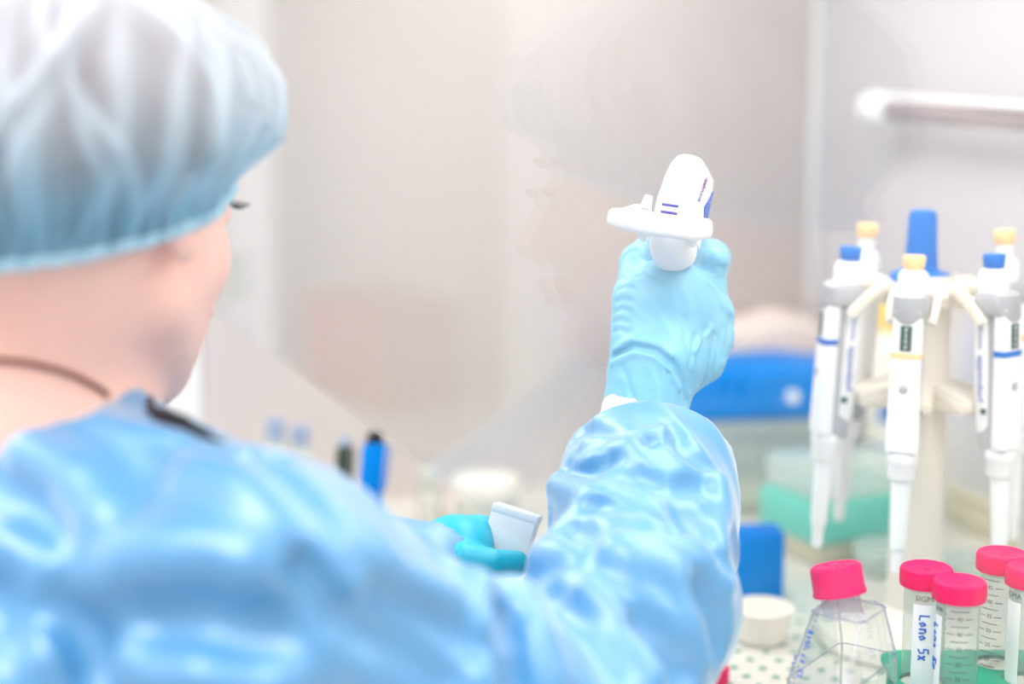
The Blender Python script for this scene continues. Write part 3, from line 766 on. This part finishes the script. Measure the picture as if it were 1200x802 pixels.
def make_pipette(name, loc, a, accent, label, dz=0):
    o = thing(name, loc, label, 'pipette', 'adjustable pipettes on the carousel')
    # local: front faces -Y; lean outwards at the bottom
    o.rotation_euler = (Matrix.Rotation(a+math.pi/2, 4, 'Z') @ Matrix.Rotation(-LEAN, 4, 'X')).to_euler()
    I = Matrix.Identity(4)
    bm = bmesh.new(); KB = Matrix.Translation((0, .004, 0)); KT = Matrix.Translation((0, -.003, 0)); lathe(bm, [(.0070, -.0105+dz), (.0080, -.009+dz), (.0086, -.0015+dz), (.0078, 0+dz), (.0030, -.0006+dz)], 28, KB); bm_obj('push_button', bm, accent, o)
    bm = bmesh.new(); lathe(bm, [(.0066, -.013), (.0066, -.0100+dz)], 20, KB); lathe(bm, [(.0108, -.028), (.0108, -.015), (.0092, -.0115), (.0068, -.011)], 48, KB, rib=.0005, ribr=(0, 1)); bm_obj('adjusting_ring', bm, M['white'], o)
    bm = bmesh.new()
    loft(bm, [ringsec(-.0275, -.0120, .0135, .0118, 2.6), ringsec(-.030, -.0155, .0165, .0132, 2.8), ringsec(-.043, -.0160, .0175, .0132, 3.0, dz=lambda p: -.006*max(0, 1-(p.x/.012)**2) if p.y < -.006 else 0),
              ringsec(-.0445, -.0148, .0170, .0124, 3.0, dz=lambda p: -.006*max(0, 1-(p.x/.012)**2) if p.y < -.006 else 0)]); bm_obj('collar', bm, M['greyp'], o)
    bm = bmesh.new(); loft(bm, [ringsec(-.040, -.0148, -.0022, .0106), ringsec(-.09, -.0150, -.0018, .0112), ringsec(-.140, -.0152, -.0010, .0124), ringsec(-.1465, -.0148, -.0010, .0122)]); fr = bm_obj('front_shell', bm, M['white'], o)
    bm = bmesh.new(); loft(bm, [ringsec(-.040, .0010, .0172, .0098), ringsec(-.09, .0012, .0168, .0094), ringsec(-.132, .0012, .0150, .0090), ringsec(-.136, .0016, .0140, .0085)]); bk = bm_obj('rear_shell', bm, M['white'], o)
    bm = bmesh.new(); loft(bm, [ringsec(-.042, -.004, .004, .0088), ringsec(-.13, -.006, .004, .0088), ringsec(-.137, -.012, .013, .0100), ringsec(-.150, -.0125, .012, .0098)]); bm_obj('core', bm, M['greyp'], o)
    bm = bmesh.new(); lathe(bm, [(.0108, -.1475), (.0116, -.149), (.0114, -.156), (.0106, -.1572), (.0108, -.166), (.0098, -.1685), (.0076, -.1695), (.0070, -.195), (.0062, -.222), (.0048, -.2225), (.0042, -.240), (.0030, -.241)][::-1], 32, KT); bm_obj('tip_cone', bm, M['white'], o)
    bm = bmesh.new(); loft(bm, [ringsec(z, -.0149-.0004-g, .0-.002, .0110+.0004+g) for z, g in ((-.0715, 0), (-.0760, 0))]); bm_obj('colour_ring', bm, accent, fr)
    bm = bmesh.new(); box(bm, .0086, .0008, .0190, Matrix.Translation((0, -.0152, -.0605)), .0003, 1); dp = bm_obj('volume_display', bm, M['display'], fr)
    for i, c in enumerate(DIG):
        me = text_mesh(c, .0046, .0001); 
        for v in me.vertices: v.co = Vector((v.co.x, -.01575-v.co.z, v.co.y-.0540-.0043*i))
        fin('digit', me, M['lcd'], dp, False)
    bm = bmesh.new(); lathe(bm, [(.0032, 0), (.0034, .0006), (.0028, .0009)], 20, Matrix.Translation((0, -.0150, -.0985)) @ Matrix.Rotation(math.pi/2, 4, 'X')); bm_obj('round_mark', bm, M['greyp'], fr)
    for sx in (-1, 1):
        for s, sz, zc in (('eppendorf', .0085, -.094), ('Reference', .0055, -.060)):
            me = text_mesh(s, sz, .00008)
            for v in me.vertices: v.co = Vector((sx*(.0099+abs(v.co.z)), .0085+sx*-v.co.y*-1*1.0, zc-v.co.x)) if sx > 0 else Vector((-(.0099+abs(v.co.z)), .0085-v.co.y, zc-v.co.x))
            fin('lettering', me, M['ink'], bk, False)
    bm = bmesh.new(); box(bm, .0215, .0045, .0045, Matrix.Translation((0, .006, -.119)), .0008, 1); bm_obj('side_window', bm, M['display'], bk)
    return o
specs = [(0, M['peach'], 'front pipette with peach button and ring, display facing the camera', 0),
         (-1, M['bluep'], 'blue-button pipette on the left of the carousel, front turned left', 0),
         (1, M['bluep'], 'blue-button pipette on the right of the carousel, cut by the frame edge', 0),
         (-2, M['peach'], 'peach-button pipette behind the left blue-button one', .011),
         (2, M['peach'], 'peach-button pipette behind the right blue-button one', .011)]
for k, ac, lb, dz in specs:
    a = angs[k % 6]; d = Vector((math.cos(a), math.sin(a), 0))
    make_pipette('pipette', (SCX.x+d.x*RAD, SCX.y+d.y*RAD, GZ), a, ac, lb, dz)

# ------------------------------------------------------------------ culture flask
def to3(v, z): return Vector((v[0], v[1], z))
fc = P(988, 783, 1.125); L1 = Vector((math.cos(math.radians(55)), math.sin(math.radians(55)), 0)); L2 = Vector((-L1.y, L1.x, 0))
flask = wthing('culture_flask', (fc.x, fc.y, BENCH), 'clear angular culture flask with a tilted pink screw cap and blue handwriting', 'flask')
zl = fc.z; zt = P(988, 713, 1.125).z
def rect(cx, hx, hy, z, ch=.004, sh=Vector((0, 0, 0))):
    pts = []
    for (a, b) in ((-1, -1), (1, -1), (1, 1), (-1, 1)):
        for (da, db) in (((ch, 0), (0, ch)) if a*b > 0 else ((0, ch), (ch, 0))) if True else ():
            x = a*(hx-da); y = b*(hy-db); pts.append((x, y))
    pts.sort(key=lambda p: math.atan2(p[1], p[0]))
    return [Vector((fc.x, fc.y, z))+L1*(p[0]+cx)+L2*p[1]+sh for p in pts]
tc = P(988, 713, 1.125); off = (Vector((tc.x, tc.y, 0))-Vector((fc.x, fc.y, 0))); ox = off.dot(L1)
lev = [rect(0, .043, .021, BENCH+.001), rect(0, .0435, .0215, BENCH+.004), rect(0, .0435, .0215, zl), rect(ox, .0205, .0185, zt), rect(ox, .0150, .0145, zt+.0035)]
bm = bmesh.new(); loft(bm, lev); 
fb = bm_obj('flask_body', bm, M['plastic'], flask, False)
bm = bmesh.new()   # moulded thick edges
for idx in range(8):
    for i in range(1, 4):
        if idx % 2 == 0 or i == 3: sweep(bm, [lev[i][idx].lerp(lev[i][(idx+1) % 8], .5 if idx % 2 == 0 else 0), lev[i+1][idx].lerp(lev[i+1][(idx+1) % 8], .5 if idx % 2 == 0 else 0)], .0009, 6)
for i in (1, 2, 3):
    for idx in range(8): sweep(bm, [lev[i][idx], lev[i][(idx+1) % 8]], .0006 if i == 2 else .0009, 6)
bm_obj('edges', bm, M['thickplastic'], fb)
# grip ridges on the left narrow side
bm = bmesh.new()
for k in range(12):
    t = k/12; p = lev[2][0].lerp(lev[3][0], t)
best = sorted(range(8), key=lambda i: lev[2][i].x)[:2]
for k in range(12):
    t = (k+.5)/12; a = lev[2][best[0]].lerp(lev[3][best[0]], t); b = lev[2][best[1]].lerp(lev[3][best[1]], t)
    p = (a+b)/2; bmesh.ops.create_icosphere(bm, subdivisions=1, radius=.0013, matrix=Matrix.Translation(p+Vector((.003, 0, 0))))
bm_obj('grip_ridges', bm, M['thickplastic'], fb)
cb = P(985, 701, 1.127); ct = P(977, 652, 1.127); axn = (ct-cb).normalized(); axn = (axn+Vector((0, 0, .0))).normalized()
MC = Matrix.Translation(cb) @ axn.to_track_quat('Z', 'Y').to_matrix().to_4x4()
bm = bmesh.new(); lathe(bm, [(.0150, -.013), (.0132, -.010), (.0128, .004), (.0138, .0045), (.0138, .0060), (.0128, .0065), (.0125, .018)], 36, MC, cap=(False, False)); bm_obj('neck', bm, M['thickplastic'], flask)
bm = bmesh.new(); lathe(bm, [(.0150, .0022), (.0176, .0024), (.0176, .0042), (.0170, .0050), (.0168, .0195), (.0163, .0215), (.0150, .0225), (.0140, .0219), (.004, .0219), (.003, .0224), (.0004, .0224)], 96, MC, rib=.00025, ribr=(2, 4)); cp = bm_obj('screw_cap', bm, M['pink'], flask)
bm = bmesh.new()
for r in (.006, .0095):
    for k in range(10):
        if k % 3 == 0: continue
        a0 = k/10*6.283; sweep(bm, [MC @ Vector((r*math.cos(a0+j*.12), r*math.sin(a0+j*.12), .0221)) for j in range(4)], .0004, 5)
bm_obj('cap_embossing', bm, M['pink'], cp)
ftree = bvh(fb)
def handwrite(name, strokes, origin, ux, uy, scale, m, parent, tr_, r=.00055):
    """strokes in letter space, mapped through photo points onto the surface"""
    bm = bmesh.new(); ok = False
    for st in strokes:
        q = []
        for (x, y) in st:
            h_, _n = hit(origin[0]+(ux[0]*x+uy[0]*y)*scale, origin[1]+(ux[1]*x+uy[1]*y)*scale, tr_, .0006)
            if h_ is not None: q.append(h_)
        if len(q) > 1: sweep(bm, q, r, 5); ok = True
    return bm_obj(name, bm, m, parent) if ok else None
G = {'C': [[(.8, .8), (.4, 1), (.05, .6), (.1, .2), (.5, 0), (.85, .2)]], 'O': [[(.4, 1), (.05, .6), (.2, .05), (.6, 0), (.85, .5), (.4, 1)]],
     'A': [[(.0, 0), (.4, 1), (.8, 0)], [(.15, .4), (.7, .4)]], 'L': [[(.1, 1), (.1, .05), (.75, 0)]], 'N': [[(.05, 0), (.1, 1), (.7, 0), (.75, 1)]],
     'n': [[(.05, .7), (.1, 0)], [(.1, .5), (.4, .7), (.65, .5), (.7, 0)]], 'v': [[(.05, .8), (.35, 0), (.7, .8)]],
     'o': [[(.4, .65), (.1, .4), (.3, 0), (.65, .2), (.4, .65)]], '0': [[(.4, 1), (.1, .5), (.4, 0), (.7, .5), (.4, 1)]],
     '1': [[(.4, 1), (.4, 0)]], '2': [[(.1, .8), (.4, 1), (.7, .75), (.1, 0), (.8, .05)]], '3': [[(.1, 1), (.7, .9), (.3, .55), (.75, .3), (.1, 0)]],
     '8': [[(.4, .5), (.1, .75), (.4, 1), (.7, .75), (.4, .5), (.05, .2), (.4, 0), (.75, .2), (.4, .5)]], '7': [[(.1, 1), (.75, 1), (.3, 0)]],
     'x': [[(.1, .7), (.7, 0)], [(.7, .7), (.1, 0)]], 'D': [[(.1, 0), (.1, 1), (.6, .85), (.75, .45), (.1, 0)]], 'K': [[(.1, 1), (.1, 0)], [(.75, 1), (.1, .45), (.75, 0)]],
     '5': [[(.75, 1), (.15, 1), (.1, .55), (.6, .55), (.7, .2), (.1, 0)]], ' ': []}
def word(s, adv=1.05):
    out = []
    for i, ch in enumerate(s):
        for st in G[ch]: out.append([(x+i*adv, y) for x, y in st])
    return out
handwrite('handwriting', word('COAC'), (926, 788), (.36, -.93), (-.93, -.36), 7.4, M['ink'], fb, ftree, .0005)
handwrite('handwriting', word('22 07 2018'), (939, 796), (.25, -.97), (-.97, -.25), 5.6, M['ink'], fb, ftree, .0005)

# ------------------------------------------------------------------ tubes and rack
RT = .0142
def make_tube(px, py, s, label, marks_dir, label_dir, wr=None, sigma_dir=None):
    top = P(px, py, s); x0, y0 = top.x, top.y; zt_ = TZ
    o = thing('centrifuge_tube', (x0, y0, zt_), label, 'tube', 'pink-capped centrifuge tubes in the green rack')
    bm = bmesh.new(); lathe(bm, [(.0158, -.0128), (.0174, -.0125), (.0176, -.0110), (.0176, -.0022), (.0170, -.0006), (.0155, 0), (.0125, -.0010), (.0022, -.0016), (.0016, -.0008), (.0003, -.0008)], 120, None, cap=(False, True), rib=.00022, ribr=(1, 3)); bm_obj('screw_cap', bm, M['pink'], o)
    bm = bmesh.new(); lathe(bm, [(.0006, -.1145), (.004, -.112), (RT-.0006, -.100), (RT, -.097), (RT, -.0055)], 48, None, cap=(True, False)); tb = bm_obj('tube_body', bm, M['tube'], o)
    bm = bmesh.new(); lathe(bm, [(RT+.0001, -.0150), (RT+.0012, -.0142), (RT+.0012, -.0130)], 48, None, cap=(False, False)); bm_obj('collar_ring', bm, M['thickplastic'], tb)
    R = RT+.00025
    def cyl(x, z, a0): a = a0+x/R; return Vector((R*math.cos(a), R*math.sin(a), z))
    # graduations
    bm = bmesh.new(); k = 0
    z = -.0175
    for i in range(18):
        zz_ = z-.0052*i; big = (i % 2 == 1); Lh = .0088 if big else .0060
        if zz_ < -.098: break
        for (u0, u1) in ((-Lh, -.0036), (.0036, Lh)) if big else ((-Lh, Lh),):
            q = [cyl(u0+(u1-u0)*t/5, zz_, marks_dir) for t in range(6)]
            sweep(bm, q, .00030, 4)
    bm_obj('graduations', bm, M['grad'], tb)
    for i, c in enumerate(('45', '40', '35', '30', '25', '20', '15', '10')):
        me = text_mesh(c, .0042, .00005); zz_ = z-.0052*(1+2*i)
        for v in me.vertices: v.co = cyl(v.co.x, zz_+v.co.y, marks_dir)*1.0
        fin('number', me, M['grad'], tb, False)
    # paper strip
    bm = bmesh.new(); W2 = .0078; nn = 10; R2 = RT+.0002
    rows = []
    for zz_ in (-.0230, -.0900):
        rows.append([bm.verts.new(Vector((R2*math.cos(label_dir+W2*(2*t/nn-1)/R2), R2*math.sin(label_dir+W2*(2*t/nn-1)/R2), zz_))) for t in range(nn+1)])
    for t in range(nn): bm.faces.new((rows[0][t], rows[0][t+1], rows[1][t+1], rows[1][t]))
    lb = bm_obj('paper_strip', bm, M['label'], tb)
    me = text_mesh('SIGMA', .0062, .00005); sd = label_dir if sigma_dir is None else sigma_dir
    for v in me.vertices: v.co = cyl(v.co.x*.9, -.0188+v.co.y*.85, sd)
    fin('lettering', me, M['grad'], tb, False)
    if wr:
        bm = bmesh.new(); R3 = RT+.0006
        for st in word(wr, 1.0):
            q = []
            for (x, y) in st:      # reads downwards
                u = (y-.45)*.0068; zz_ = -.0300-x*.0047; a = label_dir+u/R3
                q.append(Vector((R3*math.cos(a), R3*math.sin(a), zz_)))
            sweep(bm, q, .00058, 6)
        bm_obj('handwriting', bm, M['ink'], lb)
    return o
TZ = P(1125, 679, 1.13).z
def atz(px, py, z):
    d = P(px, py, 1)-Vector((0, 0, CAM_Z)); return Vector((0, 0, CAM_Z))+d*((z-CAM_Z)/d.z)
camd = math.radians(-106)
spots = [((1125, 680), 'front pink-capped tube with graduations 45 to 25 facing the camera', camd+.12, camd-1.32, 'Lono 5x', None),
         ((1086, 664), 'pink-capped tube with blue handwriting on a white strip, next to the flask', camd+2.2, camd+.02, 'Lono 5x', camd+.12),
         ((1175, 647), 'rearmost pink-capped tube in the green rack', camd-.5, camd+.9, None, None),
         ((1210, 664), 'pink-capped tube cut off by the right edge of the photo', camd+.45, camd-1.0, None, None)]
tubes = []
for (px, py), lb, md, ld, wr, sd in spots:
    q = atz(px, py, TZ); s = (q.y*math.cos(PITCH) + (CAM_Z-q.z)*math.sin(PITCH))
    tubes.append(q); make_tube(px, py, s, lb, md, ld, wr, sd)
t0, t1, t3 = tubes[0], tubes[1], tubes[3]
# rack: green plate with round holes on legs
RZ = TZ-.081
rc = t0+(t1-t0)*.5; ra = (tubes[2]-tubes[1]); ra.z = 0
EX = (Vector((t3.x-t1.x, t3.y-t1.y, 0))).normalized()
holes = [Vector((t.x, t.y, 0)) for t in tubes]
extra = [atz(1160, 786, RZ), atz(1200, 760, RZ), atz(1175, 820, RZ), atz(1088, 830, RZ)]
rack = wthing('tube_rack', (t0.x+.03, t0.y, BENCH), 'green plastic rack with round holes holding the pink-capped tubes', 'rack')
bm = bmesh.new()
outl = []
cx0, cx1, cy0, cy1 = t1.x-.019, t1.x+.16, t0.y-.075, tubes[2].y+.024; rr = .016
for (cx, cy, a0) in ((cx1-rr, cy1-rr, 0), (cx0+rr, cy1-rr, 90), (cx0+rr, cy0+rr, 180), (cx1-rr, cy0+rr, 270)):
    for k in range(7): a = math.radians(a0+k*15); outl.append((cx+rr*math.cos(a), cy+rr*math.sin(a)))
allh = holes[:]
for e in extra:
    e = Vector((e.x, e.y, 0))
    if all((e-h_).length > .031 for h_ in allh) and cx0+.016 < e.x < cx1-.016 and cy0+.016 < e.y < cy1-.016: allh.append(e)
def plate(z0, z1):
    vo = [bm.verts.new((x, y, z1)) for x, y in outl]; es = [bm.edges.new((vo[i], vo[(i+1) % len(vo)])) for i in range(len(vo))]
    for h_ in allh:
        vh = [bm.verts.new((h_.x+.0150*math.cos(k/28*6.2832), h_.y+.0150*math.sin(k/28*6.2832), z1)) for k in range(28)]
        es += [bm.edges.new((vh[i], vh[(i+1) % 28])) for i in range(28)]
    r = bmesh.ops.triangle_fill(bm, use_beauty=True, use_dissolve=False, edges=es)
    fs = [g for g in r['geom'] if isinstance(g, bmesh.types.BMFace)]
    ex = bmesh.ops.extrude_face_region(bm, geom=fs)
    bmesh.ops.translate(bm, vec=(0, 0, z0-z1), verts=[g for g in ex['geom'] if isinstance(g, bmesh.types.BMVert)])
plate(RZ-.0032, RZ); bm_obj('rack_plate', bm, M['green'], rack, False)
bm = bmesh.new()
lower = True
plate(BENCH+.014, BENCH+.0165); bm_obj('lower_plate', bm, M['green'], rack, False)
for (x, y) in ((cx0+.010, cy0+.010), (cx0+.010, cy1-.010), (cx1-.010, cy0+.010), (cx1-.010, cy1-.010)):
    bm = bmesh.new(); lathe(bm, [(.006, 0), (.006, .003), (.0045, .006), (.0045, RZ-BENCH-.002)], 16, Matrix.Translation((x, y, BENCH))); bm_obj('leg', bm, M['green'], rack)

# ------------------------------------------------------------------ things behind
def put(name, label, cat, p, rotz=0, group=None): return thing(name, (p.x, p.y, BENCH if p.z < BENCH+.01 else p.z), label, cat, group, rotz)
def lbox(name, sx, sy, z0, z1, m, par, bev=.003, ox=0, oy=0):
    bm = bmesh.new(); box(bm, sx, sy, z1-z0, Matrix.Translation((ox, oy, (z0+z1)/2)), bev); return bm_obj(name, bm, m, par)
def llathe(name, prof, m, par, seg=36, cap=(True, True), M_=None):
    bm = bmesh.new(); lathe(bm, prof, seg, M_, cap); return bm_obj(name, bm, m, par)
# teal tip box with cloudy lid
p = B(985, 640); tb = put('tip_box', 'teal pipette tip box with a cloudy clear lid behind the carousel', 'tip box', p, math.radians(28))
lbox('box_base', .125, .088, 0, .020, M['khaki'], tb); lbox('tip_tray', .128, .091, .020, .058, M['teal'], tb); lbox('lid', .124, .087, .0585, .092, M['lid'], tb, .008)
# box with blue top behind the raised hand
p = B(880, 590); wb = put('storage_box', 'cloudy plastic storage box under the blue pouch behind the raised hand', 'box', p, math.radians(8))
lbox('box_body', .185, .09, 0, .078, M['lid'], wb, .006); lbox('box_lid', .19, .095, .0785, .096, M['lid'], wb, .004); lbox('inner_rack', .17, .075, .006, .03, M['khaki'], wb, .003)
q = P(880, 460, 1.64); bag = put('pouch', 'bright blue pouch lying on the cloudy storage box', 'pouch', Vector((p.x, p.y, BENCH+.0965)), math.radians(8))
bm = bmesh.new(); box(bm, .180, .085, .056, Matrix.Translation((0, 0, .028)), .012, 4)
bmesh.ops.subdivide_edges(bm, edges=list(bm.edges), cuts=2, use_grid_fill=True)
for v in bm.verts: v.co.z += (.0035*math.sin(v.co.x*38+1)+.002*math.sin(v.co.y*70))*(v.co.z/.056); v.co.z = max(v.co.z, 0)
bo = bm_obj('pouch_body', bm, M['blue_bag'], bag)
bm = bmesh.new(); lathe(bm, [(.007, 0), (.007, .0006)], 20, Matrix.Translation((.028, -.0432, .026)) @ Matrix.Rotation(math.pi/2, 4, 'X')); bm_obj('sticker', bm, M['label'], bo)
p2 = H(.042, .60, BENCH)
tr_ = put('tissue_pack', 'pale pack of tissues standing in the cabinet corner behind the blue pouch', 'tissues', Vector((p2.x, p2.y, BENCH)), TH)
bm = bmesh.new(); box(bm, .16, .066, .175, Matrix.Translation((0, 0, .0875)), .012, 3); bmesh.ops.subdivide_edges(bm, edges=list(bm.edges), cuts=2, use_grid_fill=True)
for v in bm.verts:
    if v.co.z > .1: v.co.z += .006*math.sin(v.co.x*60)+.004*math.sin(v.co.y*90)
bm_obj('wrapping', bm, M['tissue'], tr_)
# blue box, white dish
p = B(882, 697); o = put('carton', 'small blue carton standing behind the white dish', 'box', p, math.radians(6)); lbox('carton_body', .046, .035, 0, .058, M['blue_bag'], o, .0015); lbox('carton_flap', .046, .030, .058, .0595, M['bluep'], o, .0004, 0, .002)
p = B(892, 750); o = put('dish', 'round white dish on the perforated worktop left of the flask', 'dish', p)
llathe('dish_body', [(.017, 0), (.020, .002), (.0245, .026), (.026, .028), (.0245, .029), (.0230, .026), (.019, .006), (.001, .005)], M['cream'], o)
llathe('dish_content', [(.0205, .010), (.0205, .014), (.001, .0145)], M['ivory'], o)
# upside-down pink-capped tube beside the sleeve
p = B(842, 800); o = put('sample_tube', 'slim clear tube standing on its pink cap between sleeve and dish', 'tube', p)
llathe('screw_cap', [(.0075, 0), (.008, .001), (.008, .012), (.007, .013)], M['pink'], o); llathe('tube_body', [(.0065, .012), (.0065, .062), (.003, .075), (.001, .077)], M['tube'], o)
# wash bottle with yellow cap
p = onwall(1038, 520, .662); o = put('wash_bottle', 'tall white bottle with a yellow cap behind the carousel pole', 'bottle', Vector((p.x, p.y, BENCH)))
hb = P(1040, 350, (Vector((p.x, p.y, 0)).y)/math.cos(PITCH)*1.0).z-BENCH
llathe('bottle_body', [(.024, 0), (.026, .003), (.026, hb*.72), (.022, hb*.80), (.012, hb*.86), (.011, hb*.90)], M['cream'], o)
llathe('cap', [(.0145, hb*.86), (.0150, hb*.87), (.0145, hb*.99), (.012, hb)], M['yellow'], o)
bm = bmesh.new(); box(bm, .016, .002, .035, Matrix.Translation((-.006, -.0262, hb*.52)), .0006, 1); bm_obj('label_patch', bm, M['bluep'], o)
# right background: low khaki box, petri dishes
p = B(1175, 625); o = put('reagent_box', 'low olive-beige plastic box beside the rear wall right of the pole', 'box', p, TH-math.pi/2); lbox('box_body', .11, .06, 0, .030, M['khaki'], o, .004); lbox('box_lid', .112, .062, .0305, .038, M['khaki'], o, .002)
for (px, py, n_, lb) in ((1035, 668, 2, 'petri dish beneath the carousel, left of its pole'), (1140, 668, 1, 'petri dish on the worktop behind the rearmost tube')):
    p = B(px, py)
    for k in range(n_):
        o = thing('petri_dish', (p.x, p.y, BENCH+k*.0125), ('upper ' if k else 'lower ' if n_ > 1 else '')+lb, 'dish', 'petri dishes on the worktop')
        llathe('dish_base', [(.026, 0), (.0268, .001), (.0268, .0105), (.0258, .0105), (.0256, .002), (.001, .002)], M['lid'], o); llathe('dish_lid', [(.0285, .005), (.0285, .0115), (.0278, .0122), (.001, .0122)], M['lid'], o, cap=(False, True))
# left background
p = B(570, 618); o = put('jar', 'squat cloudy white jar behind the left hand', 'jar', p)
llathe('jar_body', [(.026, 0), (.029, .003), (.031, .034), (.030, .040)], M['lid'], o); llathe('lid', [(.0335, .036), (.034, .038), (.0335, .050), (.031, .052), (.001, .052)], M['cream'], o)
p = B(505, 618); o = put('vial', 'small glass vial with pale contents left of the jar', 'vial', p)
llathe('vial_body', [(.012, 0), (.013, .002), (.013, .040), (.008, .048), (.008, .054)], M['tube'], o, cap=(True, False)); llathe('vial_content', [(.011, .002), (.0118, .004), (.0118, .034), (.001, .034)], M['cream'], o); llathe('stopper', [(.0085, .050), (.0095, .052), (.0095, .060), (.001, .0605)], M['lid'], o)
def pen(px_top, py_top, s, lean, r, m_body, m_end, name, label, group=None):
    t = P(px_top, py_top, s); o = thing(name, (t.x-lean*(t.z-BENCH), t.y, BENCH), label, 'pen', group); L = (t.z-BENCH)
    Mx = Matrix(((1, 0, lean, 0), (0, 1, 0, 0), (0, 0, 1, 0), (0, 0, 0, 1)))
    bm = bmesh.new(); lathe(bm, [(r*.75, 0), (r, .004), (r, L*.55)], 20, Mx); bm_obj('barrel', bm, m_body, o)
    bm = bmesh.new(); lathe(bm, [(r*1.06, L*.5), (r*1.12, L*.52), (r*1.1, L*.90), (r*.9, L*.93)], 20, Mx); bm_obj('cap', bm, m_body, o)
    bm = bmesh.new(); lathe(bm, [(r*.75, L*.91), (r*.75, L*.985), (r*.5, L)], 16, Mx); bm_obj('end_plug', bm, m_end, o)
    bm = bmesh.new(); sweep(bm, [Mx @ Vector((r*1.0, -.001, L*.93)), Mx @ Vector((r*1.45, -.001, L*.90)), Mx @ Vector((r*1.3, -.001, L*.62))], .0012, 8); bm_obj('clip', bm, m_body, o)
    return o
pen(440, 506, 1.50, .10, .0095, M['blue_bag'], M['black'], 'marker_pen', 'thick blue marker with a black end standing behind the shoulder')
M['darkgreen'] = mat('dark_green_plastic', (52, 66, 52), .5); M['slate'] = mat('slate_blue_plastic', (150, 165, 190), .5)
pen(404, 512, 1.56, .08, .0065, M['darkgreen'], M['slate'], 'marker_pen', 'dark green pen just left of the blue marker')
for px, py, s, lb in ((322, 492, 1.62, 'pale tube standing nearest the shoulder, left of the pens'), (352, 500, 1.64, 'pale tube standing between the shoulder tube and the dark pen')):
    t = P(px, py, s); o = thing('test_tube', (t.x, t.y, BENCH), lb, 'tube', 'pale tubes behind the shoulder'); L = t.z-BENCH
    llathe('tube_body', [(.003, 0), (.0075, .006), (.0078, L*.85)], M['lid'], o); llathe('cap', [(.0088, L*.84), (.009, L*.86), (.0088, L)], M['slate'], o)
# white box in the left hand
bx = P(598, 628, 1.20)
o = thing('small_white_box', tuple(bx), 'small white box pinched in the left gloved hand', 'box')
o.rotation_euler = (math.radians(-14), math.radians(14), math.radians(-14))
bm = bmesh.new(); box(bm, .033, .020, .030, None, .0015); bm_obj('box_body', bm, M['white'], o)
bm = bmesh.new(); box(bm, .0338, .0208, .006, Matrix.Translation((0, 0, .0165)), .001); bm_obj('box_lid', bm, M['white'], o)

# ------------------------------------------------------------------ room things mirrored in the sash
def mirror(p):
    g = Vector((-.075, 1.07, p.z)); k = (p-g).dot(NV); return p-NV*(2*k)
q = mirror(P(430, 372, 2.5))
sh = wthing('shelf_unit', (q.x-.2, q.y, 0), 'pale shelf unit in the room, seen only as a faint reflection', 'shelf')
def slabp(name, c, sx, sy, sz, m, par):
    bm = bmesh.new(); box(bm, sx, sy, sz, Matrix.Translation(c), .004); return bm_obj(name, bm, m, par)
slabp('shelf_board', (q.x-.02, q.y, q.z-.13), .35, .9, .02, M['frame'], sh)
slabp('rear_panel', (q.x-.22, q.y, .8), .02, .95, 1.6, M['frame'], sh)
for dy in (-.46, .46): slabp('side_board', (q.x-.02, q.y+dy, .8), .38, .02, 1.6, M['frame'], sh)
for zz_ in (.12, .50, 1.5): slabp('shelf_board', (q.x-.02, q.y, zz_), .35, .9, .02, M['frame'], sh)
rb = wthing('red_box', (q.x, q.y, q.z-.12), 'red box on the shelf, seen as a pink blur in the glass', 'box')
slabp('box_body', (q.x, q.y, q.z-.045), .14, .2, .15, M['oldrose'], rb)
# stool under the person
st = wthing('stool', (-.33, .93, 0), 'round laboratory stool the person sits on', 'stool')
bm = bmesh.new(); lathe(bm, [(.02, .40), (.17, .41), (.18, .43), (.17, .455), (.02, .46)], 36, Matrix.Translation((-.33, .93, 0))); bm_obj('seat', bm, M['black'], st)
bm = bmesh.new(); lathe(bm, [(.20, 0), (.20, .02), (.03, .05), (.025, .41)], 24, Matrix.Translation((-.33, .93, 0))); bm_obj('column', bm, M['chrome'], st)
